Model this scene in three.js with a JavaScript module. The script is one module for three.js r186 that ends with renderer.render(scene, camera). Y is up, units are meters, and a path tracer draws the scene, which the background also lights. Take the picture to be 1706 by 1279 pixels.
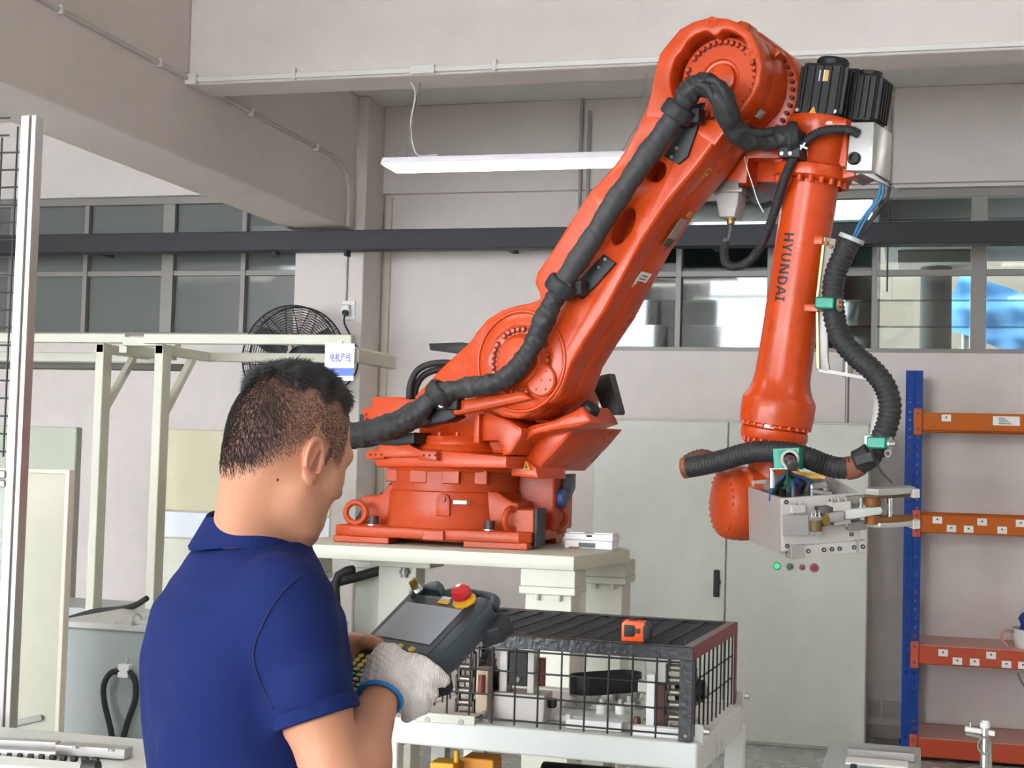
import * as THREE from 'three';
import { RoundedBoxGeometry } from 'three/addons/geometries/RoundedBoxGeometry.js';
import { mergeGeometries, mergeVertices, toCreasedNormals } from 'three/addons/utils/BufferGeometryUtils.js';
import { RectAreaLightUniformsLib } from 'three/addons/lights/RectAreaLightUniformsLib.js';

// ---------- camera, sky, light, exposure ----------
const scene = new THREE.Scene();
const camera = new THREE.PerspectiveCamera(29.12, 1706 / 1279, 0.1, 120);
camera.position.set(0, 1.6, 0);
camera.rotation.set(0.04914, 0.26583, 0.0277, 'YXZ');
const renderer = new THREE.WebGLRenderer({ antialias: true });
renderer.toneMapping = THREE.LinearToneMapping;
renderer.toneMappingExposure = 1.08;
renderer.shadowMap.enabled = true;
RectAreaLightUniformsLib.init();
scene.background = new THREE.Color(0.9, 0.97, 1.05);   // an even overcast sky
scene.backgroundIntensity = 20;
const LAMP = new THREE.Color(1.0, 0.95, 0.88), LAMP_POWER = 9;

// ---------- helpers ----------
let seed = 7;
const rnd = () => { seed = (seed * 1664525 + 1013904223) >>> 0; return seed / 4294967296; };
const V = (x, y, z) => new THREE.Vector3(x, y, z);
const v3 = (p) => (p.isVector3 ? p.clone() : V(p[0], p[1], p[2]));
const used = {};
function numbered(name) { const k = used[name] = (used[name] ?? -1) + 1; return k ? name + '_' + String(k).padStart(3, '0') : name; }
function tag(o, label, category, group, kind) {
  o.userData.label = label;
  if (category) o.userData.category = category;
  if (group) o.userData.group = group;
  if (kind) o.userData.kind = kind;
  return o;
}
// uv in metres from the main direction of each face
function boxUV(g) {
  const p = g.attributes.position, n = g.attributes.normal, uv = new Float32Array(p.count * 2);
  for (let i = 0; i < p.count; i += 3) {
    const ax = Math.abs(n.getX(i) + n.getX(i + 1) + n.getX(i + 2)), ay = Math.abs(n.getY(i) + n.getY(i + 1) + n.getY(i + 2)), az = Math.abs(n.getZ(i) + n.getZ(i + 1) + n.getZ(i + 2));
    for (let k = i; k < i + 3; k++) {
      const x = p.getX(k), y = p.getY(k), z = p.getZ(k);
      if (ax >= ay && ax >= az) { uv[2 * k] = z; uv[2 * k + 1] = y; } else if (ay >= az) { uv[2 * k] = x; uv[2 * k + 1] = z; } else { uv[2 * k] = x; uv[2 * k + 1] = y; }
    }
  }
  g.setAttribute('uv', new THREE.BufferAttribute(uv, 2));
}
function prep(g) {
  let q = g.index ? g.toNonIndexed() : g.clone();
  if (!q.attributes.normal) q.computeVertexNormals();
  for (const k of Object.keys(q.attributes)) if (!['position', 'normal', 'uv'].includes(k)) q.deleteAttribute(k);
  q.morphAttributes = {};
  if (!g.userData.ownUV) boxUV(q);
  return q;
}
const join = (list) => { const l = [].concat(list).map(prep); return l.length > 1 ? mergeGeometries(l) : l[0]; };
function mesh(name, geos, material, parent = scene, label) {
  const m = new THREE.Mesh(join(geos), material);
  m.name = parent === scene ? numbered(name) : name;
  m.castShadow = m.receiveShadow = true;
  if (label) m.userData.label = label;
  parent.add(m);
  return m;
}
function thing(name, pos, label, category, group) {
  const o = new THREE.Group(); o.name = numbered(name); o.position.set(...pos); scene.add(o);
  return tag(o, label, category, group);
}
function structure(name, geos, material, parent = scene) {
  const m = mesh(name, geos, material, parent);
  if (parent === scene) m.userData.kind = 'structure';
  return m;
}
function structureGroup(name) { const o = new THREE.Group(); o.name = numbered(name); o.userData.kind = 'structure'; scene.add(o); return o; }
function copy(src, pos, turn, label) {
  const c = src.clone(); c.name = numbered(src.name.replace(/_\d{3}$/, '')); c.userData = { ...src.userData };
  if (pos) c.position.set(...pos);
  if (turn !== undefined) c.rotation.y = turn;
  if (label) c.userData.label = label;
  scene.add(c); return c;
}
// geometry: every function returns a geometry in place
const box = (w, h, d, x = 0, y = 0, z = 0, r = 0.004, s = 1) => (r > 0 ? new RoundedBoxGeometry(w, h, d, s, Math.min(r, w / 2.05, h / 2.05, d / 2.05)) : new THREE.BoxGeometry(w, h, d)).translate(x, y, z);
const span = (a, b, r = 0.004, s = 1) => box(Math.abs(b[0] - a[0]), Math.abs(b[1] - a[1]), Math.abs(b[2] - a[2]), (a[0] + b[0]) / 2, (a[1] + b[1]) / 2, (a[2] + b[2]) / 2, r, s);
const plain = (a, b) => span(a, b, 0);
const UP = V(0, 1, 0);
function place(g, a, b) {            // a geometry along y from 0 to 1 length: turn it to run from a to b
  const p = v3(a), d = v3(b).sub(p), q = new THREE.Quaternion().setFromUnitVectors(UP, d.clone().normalize());
  return g.applyQuaternion(q).translate(p.x, p.y, p.z);
}
function rod(a, b, r, r2 = r, seg = 16, capped = true) {
  const L = v3(a).distanceTo(v3(b));
  return place(new THREE.CylinderGeometry(r2, r, L, seg, 1, !capped).translate(0, L / 2, 0), a, b);
}
function turned(profile, a, b, seg = 40) {   // a lathe profile [radius, height] standing at a, its axis towards b
  const g = new THREE.LatheGeometry(profile.map(([r, y]) => new THREE.Vector2(r, y)), seg);
  return place(toCreasedNormals(g.toNonIndexed(), 0.6), a, b);
}
function bar(a, b, w, t, side = [0, 1, 0], r = 0.003) {     // a rectangular bar from a to b, w across 'side', t across the third axis
  const p = v3(a), d = v3(b).sub(p), L = d.length(), Y = d.normalize(), S = v3(side).addScaledVector(Y, -v3(side).dot(Y)).normalize(), T = S.clone().cross(Y);
  const g = box(w, L, t, 0, L / 2, 0, r);
  return g.applyMatrix4(new THREE.Matrix4().makeBasis(S, Y, T)).translate(p.x, p.y, p.z);
}
const hexbolt = (a, b, r) => rod(a, b, r, r * 0.96, 6);
const curve = (pts, closed = false, tension = 0.5) => new THREE.CatmullRomCurve3(pts.map(v3), closed, 'centripetal', tension);
function sweep(pts, radius, seg = 60, radial = 12, squash = 1) {   // a tube with its own radius along the way and closed ends
  const c = pts instanceof THREE.Curve ? pts : curve(pts), F = c.computeFrenetFrames(seg), pos = [], idx = [], fr = typeof radius === 'function' ? radius : () => radius;
  // frames carried along so that the tube does not twist
  for (let i = 0; i <= seg; i++) {
    const t = i / seg, P = c.getPointAt(t), r = fr(t, i);
    for (let j = 0; j < radial; j++) {
      const a = (j / radial) * Math.PI * 2, q = P.clone().addScaledVector(F.normals[i], Math.cos(a) * r).addScaledVector(F.binormals[i], Math.sin(a) * r * squash);
      pos.push(q.x, q.y, q.z);
    }
  }
  for (let i = 0; i < seg; i++) for (let j = 0; j < radial; j++) { const k = (j + 1) % radial, a = i * radial + j, b = i * radial + k, e = a + radial, f = b + radial; idx.push(a, b, e, b, f, e); }
  const n0 = pos.length / 3, P0 = c.getPointAt(0), P1 = c.getPointAt(1);
  pos.push(P0.x, P0.y, P0.z, P1.x, P1.y, P1.z);
  for (let j = 0; j < radial; j++) { const k = (j + 1) % radial; idx.push(n0, k, j, n0 + 1, seg * radial + j, seg * radial + k); }
  const g = new THREE.BufferGeometry(); g.setAttribute('position', new THREE.Float32BufferAttribute(pos, 3)); g.setIndex(idx); g.computeVertexNormals();
  return g;
}
function corrugated(pts, r, pitch, depth = 0.12, radial = 14) {
  const c = curve(pts), n = Math.round(c.getLength() / pitch) * 4;
  return sweep(c, (t, i) => r * (i % 4 === 0 ? 1 - depth : i % 4 === 2 ? 1 : 1 - depth * 0.35), n, radial);
}
function shape2(pts, round = false, holes = []) {
  const s = new THREE.Shape();
  if (round) { const c = new THREE.CatmullRomCurve3(pts.map((p) => V(p[0], p[1], 0)), true, 'centripetal').getPoints(pts.length * 5); s.setFromPoints(c.map((p) => new THREE.Vector2(p.x, p.y))); } else s.setFromPoints(pts.map((p) => new THREE.Vector2(...p)));
  for (const h of holes) { const q = new THREE.Path(); q.setFromPoints(h.map((p) => new THREE.Vector2(...p))); s.holes.push(q); }
  return s;
}
const ring2 = (x, y, r, n = 40, r2 = r, tilt = 0) => Array.from({ length: n }, (_, i) => { const a = (i / n) * Math.PI * 2, p = r * Math.cos(a), q = r2 * Math.sin(a); return [x + p * Math.cos(tilt) - q * Math.sin(tilt), y + p * Math.sin(tilt) + q * Math.cos(tilt)]; });
function slab(pts, z0, z1, { bevel = 0, round = false, holes = [], crease = 0.6, steps = 2 } = {}) {   // an outline in x, y between two depths; the outline keeps its size
  const g = new THREE.ExtrudeGeometry(shape2(pts, round, holes), { depth: z1 - z0 - 2 * bevel, bevelEnabled: bevel > 0, bevelThickness: bevel, bevelSize: bevel, bevelOffset: -bevel, bevelSegments: steps, curveSegments: 12 });
  g.translate(0, 0, z0 + bevel);
  return toCreasedNormals(g, crease);
}
// textures: computed grain, in metres
function noise2(n, cells, s) {        // tileable value noise
  let k = s; const r = () => { k = (k * 1664525 + 1013904223) >>> 0; return k / 4294967296; }, g = Array.from({ length: cells * cells }, r), out = new Float32Array(n * n);
  for (let y = 0; y < n; y++) for (let x = 0; x < n; x++) {
    const fx = (x / n) * cells, fy = (y / n) * cells, x0 = Math.floor(fx), y0 = Math.floor(fy), u = fx - x0, w = fy - y0, a = u * u * (3 - 2 * u), b = w * w * (3 - 2 * w), at = (i, j) => g[((y0 + j) % cells) * cells + ((x0 + i) % cells)];
    out[y * n + x] = (at(0, 0) * (1 - a) + at(1, 0) * a) * (1 - b) + (at(0, 1) * (1 - a) + at(1, 1) * a) * b;
  }
  return out;
}
function fractal(n, cells, octaves, s) {
  const out = new Float32Array(n * n); let amp = 0.5, sum = 0;
  for (let o = 0; o < octaves && cells <= n; o++, cells *= 2, amp *= 0.55) { const q = noise2(n, cells, s + o * 77); for (let i = 0; i < out.length; i++) out[i] += q[i] * amp; sum += amp; }
  for (let i = 0; i < out.length; i++) out[i] /= sum;
  return out;
}
function texture(n, fn, metres, color = false) {
  const d = new Uint8Array(n * n * 4);
  for (let i = 0; i < n * n; i++) { const c = fn(i % n, Math.floor(i / n), i); for (let k = 0; k < 3; k++) d[4 * i + k] = Math.max(0, Math.min(255, Math.round((Array.isArray(c) ? c[k] : c) * 255))); d[4 * i + 3] = 255; }
  const t = new THREE.DataTexture(d, n, n); t.wrapS = t.wrapT = THREE.RepeatWrapping; t.magFilter = THREE.LinearFilter; t.minFilter = THREE.LinearMipmapLinearFilter; t.generateMipmaps = true;
  if (color) t.colorSpace = THREE.SRGBColorSpace;
  t.repeat.set(1 / metres, 1 / metres); t.needsUpdate = true;
  return t;
}
const scaled = (t, metres) => { const c = t.clone(); c.repeat.set(1 / metres, 1 / metres); c.needsUpdate = true; return c; };
const fA = fractal(256, 8, 5, 11), fB = fractal(256, 32, 3, 23), fC = fractal(256, 4, 6, 41);
const T = {
  grain: texture(256, (x, y, i) => fB[i], 0.25),
  rough: texture(256, (x, y, i) => 0.75 + 0.5 * (fA[i] - 0.5), 0.6),
  brushed: texture(256, (x, y, i) => 0.85 + 0.12 * (fA[i] - 0.5) + 0.08 * (fB[i] - 0.5), 0.3),
  plaster: texture(256, (x, y, i) => 0.96 + 0.05 * (fC[i] - 0.5) + 0.03 * (fB[i] - 0.5), 2.6, true),
  mottled: texture(256, (x, y, i) => 0.96 + 0.05 * (fA[i] - 0.5), 0.7, true),
  scuffed: texture(512, (x, y) => { const i = (y >> 1) * 256 + (x >> 1), w = Math.max(0, fC[i] - 0.56) * 1.6 * fB[i], s = 0.97 + 0.06 * (fB[i] - 0.5); return [s - w * 0.5, s - w * 0.32, s - w * 0.1]; }, 0.9, true),
  knit: texture(64, (x, y) => 0.5 + 0.5 * Math.sin((x / 64) * Math.PI * 2 * 8) * Math.sin((y / 64) * Math.PI * 2 * 8 + (x >> 2 & 1 ? 1.5 : 0)), 0.012),
  gloveKnit: texture(128, (x, y) => 0.5 + 0.35 * Math.sin((x / 128) * Math.PI * 2 * 10) + 0.15 * Math.sin((y / 128) * Math.PI * 2 * 14 + x * 0.4), 0.036),
};
const std = (color, roughness = 0.6, metalness = 0, extra = {}) => new THREE.MeshStandardMaterial({ color, roughness, metalness, ...extra });
const M = {
  wall: std('#e4dad4', 0.9, 0, { map: T.plaster, bumpMap: T.grain, bumpScale: 0.0006 }),
  ceiling: std('#eeebe6', 0.92, 0, { map: T.plaster, bumpMap: T.grain, bumpScale: 0.0006 }),
  beam: std('#eadfd8', 0.9, 0, { map: T.plaster, bumpMap: T.grain, bumpScale: 0.0006 }),
  floor: std('#aeb2ae', 0.35, 0, { map: T.mottled, roughnessMap: T.rough }),
  pvc: std('#e4e0d8', 0.45),
  alu: std('#aca8a3', 0.42, 0.55, { roughnessMap: T.brushed }),
  aluDark: std('#8a8580', 0.48, 0.4, { roughnessMap: T.brushed }),
  seatShadeDirt: std('#6e2612', 0.6),  // darker orange: shade and dirt of the bolt grooves put into the colour
  castAlu: std('#c0bab4', 0.52, 0.25, { roughnessMap: T.brushed, bumpMap: T.grain, bumpScale: 0.0001 }),
  steel: std('#c4c4c2', 0.28, 0.95),
  chrome: std('#d8d8d6', 0.12, 1),
  blackSteel: std('#17181a', 0.4, 0.1, { bumpMap: T.grain, bumpScale: 0.0004 }),
  black: std('#141416', 0.55, 0),
  tray: std('#2b2c2f', 0.55, 0.2),
  orange: new THREE.MeshPhysicalMaterial({ color: '#cb4613', roughness: 0.42, specularIntensity: 0.7, clearcoat: 0.12, clearcoatRoughness: 0.3, map: T.scuffed, roughnessMap: T.rough, bumpMap: T.grain, bumpScale: 0.0002 }),
  orangeOld: new THREE.MeshPhysicalMaterial({ color: '#b84418', roughness: 0.52, specularIntensity: 0.6, clearcoat: 0.05, clearcoatRoughness: 0.4, map: T.scuffed, roughnessMap: T.rough, bumpMap: T.grain, bumpScale: 0.0004 }),
  redOrange: std('#9c3822', 0.5, 0, { map: T.scuffed }),
  rubber: std('#232224', 0.62, 0, { bumpMap: T.grain, bumpScale: 0.0006 }),
  sleeve: std('#2b2a2c', 0.6, 0, { bumpMap: T.grain, bumpScale: 0.001 }),
  greyPaint: std('#c6c6bb', 0.42, 0, { map: T.mottled, bumpMap: T.grain, bumpScale: 0.0003 }),
  creamPaint: std('#c8c6b4', 0.45, 0, { map: T.mottled, bumpMap: T.grain, bumpScale: 0.0003 }),
  whitePaint: std('#ceceC8', 0.4, 0, { map: T.mottled }),
  beigePanel: std('#c9c2ae', 0.6, 0, { map: T.mottled }),
  greenGrey: std('#b4b8a8', 0.6, 0, { map: T.mottled }),
  white: std('#eceae6', 0.5),
  blue: new THREE.MeshPhysicalMaterial({ color: '#0b3f94', roughness: 0.5, specularIntensity: 0.45, map: T.mottled }),
  rackOrange: new THREE.MeshPhysicalMaterial({ color: '#c2600f', roughness: 0.5, specularIntensity: 0.5, map: T.mottled }),
  green: std('#0f7f66', 0.4, 0.1),
  yellow: std('#e3a41a', 0.5, 0, { map: T.mottled }),
  brass: std('#a8894f', 0.35, 0.9),
  bronze: std('#7a4c22', 0.5, 0.5),
  glassReflectGrey: new THREE.MeshPhysicalMaterial({ color: '#8d918e', roughness: 0.07, transmission: 0.45, thickness: 0, ior: 1.5 }),  // grey of the reflected bright room is put into the glass colour
  glassDark: new THREE.MeshPhysicalMaterial({ color: '#c9d2d0', roughness: 0.04, transmission: 1, thickness: 0, ior: 1.6 }),
};

// ---------- the room ----------
// floor, ceiling, walls with thickness; daylight enters by the far windows and by unseen openings added for the light
structure('floor', plain([-9, -0.2, -9.4], [6, 0, 6.2]), M.floor);
structure('ceiling', plain([-9, 3.88, -9.4], [6, 4.1, 6.2]), M.ceiling);
const wl = [plain([-9.2, 0, -9.4], [-9, 0.95, 6.2]), plain([-9.2, 3.3, -9.4], [-9, 3.88, 6.2])];
for (const [a, b] of [[-9.4, 2.4], [5.4, 6.2]]) wl.push(plain([-9.2, 0.95, a], [-9, 3.3, b]));  // leaves an unseen side opening, added for light from the left
structure('wall_left', wl, M.wall);
structure('wall_right', plain([6, 0, -9.4], [6.2, 3.88, 6.2]), M.wall);
const WZ = -9.12, LX0 = -7.6, LX1 = -3.86, LY0 = 2.36, LY1 = 3.33, RX0 = -1.95, RX1 = 3.05, RY0 = 2.285, RY1 = 3.28;
structure('wall_back', [
  plain([-9, 0, -9.36], [6, RY0, WZ]), plain([-9, LY1, -9.36], [6, 3.88, WZ]),
  plain([-9, RY0, -9.36], [LX0, LY1, WZ]), plain([LX0, RY0, -9.36], [LX1, LY0, WZ]), plain([LX1, RY0, -9.36], [RX0, LY1, WZ]), plain([RX1, RY0, -9.36], [6, LY1, WZ]), plain([RX0, RY1, -9.36], [RX1, LY1, WZ]),
], M.wall);
structure('beam_wall', span([-3.387, 3.3, WZ], [6, 3.88, WZ + 0.05], 0.006), M.wall);
structure('column', span([-3.86, 0, WZ], [-3.387, 3.88, -8.77], 0.01), M.wall);
structure('beam_left', span([-3.87, 3.013, -8.8], [-3.46, 3.88, 6], 0.012), M.beam);
structure('beam_cross', span([-3.46, 3.375, -6.74], [6, 3.88, -6.493], 0.012), M.beam);
structure('trim_1', span([-3.372,2.011,-9.13].map((v, i) => (i === 1 ? 0 : v)), [-3.33, 3.28, -9.095], 0.004), std('#cfc4b2', 0.6));
structure('baseboard_back', [span([-3.38, 0, WZ], [6, 0.075, WZ + 0.02], 0.004), span([-9, 0, WZ], [-3.87, 0.075, WZ + 0.02], 0.004)], std('#b5aaa6', 0.6));
// wall behind the camera: unseen, its window openings added and laid out for their light
const wf = [plain([-9, 0, 6], [6, 0.8, 6.2]), plain([-9, 3.72, 6], [6, 3.88, 6.2])];
for (const [a, b] of [[-9, -8.6], [-6.9, -6.5], [-4.4, -3.4], [-0.9, 6]]) wf.push(plain([a, 0.8, 6], [b, 3.72, 6.2]));
structure('wall_front', wf, M.wall);
// PVC trunking along the beams
const trunk1 = thing('cable_trunking', [0, 0, 0], 'cream trunking along the lower edge of the bright cross beam', 'trunking');
mesh('duct', [span([-3.45, 3.385, -6.493], [5.9, 3.41, -6.475], 0.003)], M.pvc, trunk1);
for (const x of [-2.9, -1.9, -0.7, 0.45, 1.6]) mesh('clip', span([x, 3.378, -6.493], [x + 0.02, 3.432, -6.468], 0.003), M.pvc, trunk1);
mesh('elbow_box', span([-3.462, 3.372, -6.5], [-3.40, 3.425, -6.465], 0.004), M.pvc, trunk1);
mesh('junction_box', span([-2.30, 3.378, -6.493], [-2.18, 3.42, -6.468], 0.004), M.pvc, trunk1);
const trunk2 = thing('cable_trunking', [0, 0, 0], 'grey-white conduit along the side of the left beam, bending down at the column', 'trunking');
mesh('duct', [sweep([[-3.452, 3.405, 5], [-3.452, 3.405, -2], [-3.452, 3.405, -8.2], [-3.452, 3.405, -8.42], [-3.452, 3.36, -8.55], [-3.452, 3.34, -8.6], [-3.452, 3.24, -8.64], [-3.452, 3.02, -8.64]], 0.012, 120, 8)], std('#c9c4be', 0.5), trunk2);
for (const z of [-5.36, -6.2, -7.2, -8.1]) mesh('clip', span([-3.462, 3.385, z], [-3.434, 3.425, z + 0.02], 0.003), M.pvc, trunk2);

// windows: frames, mullions and louvre panes, each pane its own piece
const winMat = std('#8f8a85', 0.5, 0.25);
function windowBand(name, x0, x1, y0, y1, posts, rails, louvres, paneMat) {
  const w = structureGroup(name), z = WZ - 0.1;
  mesh('window_frame', [span([x0, y0, z - 0.03], [x1, y0 + 0.03, z + 0.05], 0.003), span([x0, y1 - 0.05, z - 0.03], [x1, y1, z + 0.05], 0.003), span([x0, y0, z - 0.03], [x0 + 0.035, y1, z + 0.05], 0.003), span([x1 - 0.035, y0, z - 0.03], [x1, y1, z + 0.05], 0.003)], winMat, w);
  for (const [x, wd] of posts) mesh('mullion', span([x - wd / 2, y0, z - 0.025], [x + wd / 2, y1, z + 0.045], 0.003), winMat, w);
  for (const y of rails) mesh('window_rail', span([x0, y - 0.018, z - 0.02], [x1, y + 0.018, z + 0.035], 0.003), winMat, w);
  const xs = [x0 + 0.035, ...posts.flatMap(([x, wd]) => [x - wd / 2, x + wd / 2]), x1 - 0.035];
  for (let i = 0; i < xs.length; i += 2) for (let k = 0; k + 1 < louvres.length; k++) {
    const W = xs[i + 1] - xs[i] - 0.006, H = louvres[k + 1] - louvres[k] + 0.012;
    if (W < 0.05) continue;
    const g = new THREE.BoxGeometry(W, H, 0.005, 6, 1, 1), p = g.attributes.position;
    const tilt = (rnd() - 0.5) * 0.07;
    for (let q = 0; q < p.count; q++) p.setZ(q, p.getZ(q) + 0.0012 * Math.sin(p.getX(q) * 9 + k));
    g.computeVertexNormals();
    g.rotateX(0.045 + tilt).translate((xs[i] + xs[i + 1]) / 2, (louvres[k] + louvres[k + 1]) / 2, z);
    mesh('pane', g, paneMat, w);
  }
  return w;
}
windowBand('window_1', LX0, LX1, LY0, LY1, [[-6.9, 0.05], [-6.2, 0.09], [-5.63, 0.035], [-4.99, 0.09], [-4.42, 0.035]], [2.80], [LY0 + 0.03, 2.49, 2.64, 2.80, 2.96, 3.12, LY1 - 0.05], M.glassReflectGrey);
windowBand('window_2', RX0, RX1, RY0, RY1, [[-1.435, 0.035], [-0.844, 0.08], [-0.24, 0.03], [0.365, 0.09], [0.95, 0.035], [1.6, 0.09], [2.2, 0.035]], [2.775], [RY0 + 0.03, 2.45, 2.61, 2.775, 2.94, 3.1, RY1 - 0.05], M.glassDark);

// beyond the far wall: a dim corridor on the left, the yard with a pale building on the right
const dim = std('#8b8d8b', 0.9);
structure('wall_corridor', [plain([-9, 0, -11.2], [-0.25, 3.9, -11]), plain([-0.35, 0, -11], [-0.25, 3.9, -9.36]), plain([-9, 3.9, -11.2], [-0.25, 4.0, -9.36]), plain([-9, -0.2, -11.2], [-0.25, 0, -9.36]), plain([-9.2, 0, -11.2], [-9, 3.9, -9.36])], dim);
structure('ground_outside', plain([-0.25, -0.3, -24], [16, -0.1, -9.4]), std('#6a655e', 0.9, 0, { map: T.mottled }));

structure('wall_outside', [plain([-2, -0.1, -15.4], [14, 6, -15.2])], std('#6d5f53', 0.9, 0, { map: T.plaster }));
structure('added_roof_outside', [plain([-0.24, 3.3, -12.6], [9, 3.38, -9.37])], std('#55504c', 0.9));  // roof added so that the upper panes look dark
const pillar = thing('outside_pillar', [0.16, -0.1, -12.2], 'dark pillar in the yard seen through the right window', 'pillar');
mesh('shaft', rod([0, 0, 0], [0, 3.3, 0], 0.14, 0.12, 20), std('#2f2a27', 0.9), pillar); mesh('cap', span([-0.3, 3.3, -0.3], [0.3, 3.4, 0.3], 0.01), std('#6b625c', 0.9), pillar);
const tarp = thing('blue_tarp', [0.72, -0.1, -13.2], 'crumpled blue tarpaulin over a pole frame in the yard outside', 'tarp');
{ const g = new THREE.PlaneGeometry(0.9, 0.5, 24, 14), p = g.attributes.position; for (let i = 0; i < p.count; i++) p.setZ(i, 0.05 * Math.sin(p.getX(i) * 14 + p.getY(i) * 8) + 0.03 * Math.sin(p.getY(i) * 23 - p.getX(i) * 9)); g.computeVertexNormals(); mesh('sheet', g.rotateZ(-0.35).translate(0, 3.0, 0), std('#3f78a8', 0.6, 0, { side: THREE.DoubleSide }), tarp); mesh('pole', rod([-0.3, 0, -0.05], [-0.3, 3.1, -0.05], 0.03), M.aluDark, tarp); mesh('pole', rod([0.35, 0, -0.05], [0.35, 2.9, -0.05], 0.03), M.aluDark, tarp); }

// ---------- lamps: LED battens, each a glowing panel and a light of its size just under it ----------
const glow = new THREE.MeshStandardMaterial({ color: '#ffffff', emissive: '#fffdf8', emissiveIntensity: 8, roughness: 0.6 });
const lampBody = std('#e6dfe4', 0.45);
function ledLamp(x, y, z, top, label) {
  const t = thing('ceiling_lamp', [x, y, z], label, 'lamp', 'suspended LED battens');
  mesh('housing', [slab([[-0.61, 0.0], [0.61, 0.0], [0.60, 0.03], [-0.60, 0.03]], -0.105, 0.105, { bevel: 0.003 })], lampBody, t);
  mesh('diffuser', [span([-0.6, -0.006, -0.1], [0.6, -0.0005, 0.1], 0.002)], glow, t);
  for (const s of [-0.55, 0.55]) mesh('suspension_wire', [sweep([[s + 0.03, 0.03, 0], [s + 0.05, 0.17, 0.005], [s + 0.09, top - y, 0.0]], 0.0022, 12, 6), sweep([[s - 0.03, 0.03, 0], [s + 0.05, 0.17, 0.005]], 0.0018, 6, 5)], M.aluDark, t);
  mesh('supply_cord', [sweep([[-0.35, 0.03, 0], [-0.36, 0.055, 0], [-0.46, 0.06, 0], [-0.5, 0.2, 0], [-0.475, top - y - 0.05, 0.02], [-0.5, top - y, 0.02]], 0.004, 30, 6)], M.pvc, t);
  const L = new THREE.RectAreaLight(LAMP, LAMP_POWER, 1.2, 0.2);
  L.position.set(0, -0.012, 0); L.rotation.x = -Math.PI / 2; t.add(L);
  return t;
}
ledLamp(-1.84, 2.965, -6.62, 3.375, 'white glowing LED batten hanging by thin wires behind the orange arm');
for (const [x, z] of [[-6.2, -6.2], [-5.9, -2.6], [-5.9, 1.2], [-2.2, -3.9], [-2.2, -0.3], [-2.2, 3.2], [1.6, -6.62], [1.4, -3.2], [1.4, 0.4], [1.4, 3.6], [4.4, -3.4], [4.4, 1.0]])
  ledLamp(x, 3.05, z, 3.88, 'LED batten of the hall outside the view');

// ---------- along the far wall ----------
const tray = thing('cable_tray', [0, 0, 0], 'long dark grey cable duct running below the beams in front of the windows', 'cable tray');
mesh('channel', [span([-8.9, 2.865, -8.72], [5.9, 2.99, -8.6], 0.006)], M.tray, tray);
for (const x of [-5.4, -2.5, -1.2, 1.9]) mesh('wall_bracket', span([x, 2.90, -9.11], [x + 0.04, 2.94, -8.721], 0.003), M.tray, tray);
mesh('hanger', rod([-0.155, 2.60, -8.66], [-0.155, 3.28, -8.66], 0.005, 0.005, 8), std('#4a4644', 0.6), tray);
for (const [a, b] of [[[-3.96, 2.84, -8.69], [-3.93, 2.866, -8.62]], [[-3.465, 2.83, -8.69], [-3.445, 2.866, -8.62]], [[-5.665, 2.75, -8.64], [-5.655, 2.866, -8.63]]]) mesh('outlet_stub', span(a, b, 0.003), M.black, tray);
for (const [x, y0, y1, lab] of [[-2.055, 1.6, 3.88, 'thin grey vertical conduit on the far wall left of the lifted orange elbow'], [-2.005, 2.3, 3.8, 'thinner vertical conduit close beside another on the far wall'], [-0.16, 3.29, 3.88, 'short thin vertical conduit above the right windows']])
  tag(mesh('conduit', rod([x, y0, -9.05], [x, y1, -9.05], 0.011, 0.011, 10), std('#a19b97', 0.5)), lab, 'conduit');
// socket with its plug on the column, the cord up to the duct
const so = thing('wall_socket', [-3.475, 2.50, -8.77], 'white wall socket on the column with a black plug in it', 'socket');
mesh('plate', box(0.085, 0.125, 0.012, 0, 0, 0.006, 0.004), M.white, so);
mesh('adapter', [box(0.06, 0.07, 0.05, -0.012, 0.0, 0.035, 0.012, 3)], std('#d9ddd8', 0.3), so);
mesh('plug', [rod([0, -0.02, 0.05], [0, -0.02, 0.085], 0.02, 0.016, 14), sweep([[0, -0.025, 0.07], [0.0, -0.08, 0.08], [0.05, -0.18, 0.07], [0.08, -0.26, 0.04], [0.07, -0.4, 0.03], [-0.02, -0.5, 0.02]], 0.006, 24, 7)], M.black, so);
mesh('cord', [rod([-0.02, 0.06, 0.006], [-0.02, 0.37, 0.006], 0.006, 0.006, 8)], M.aluDark, so);

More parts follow.
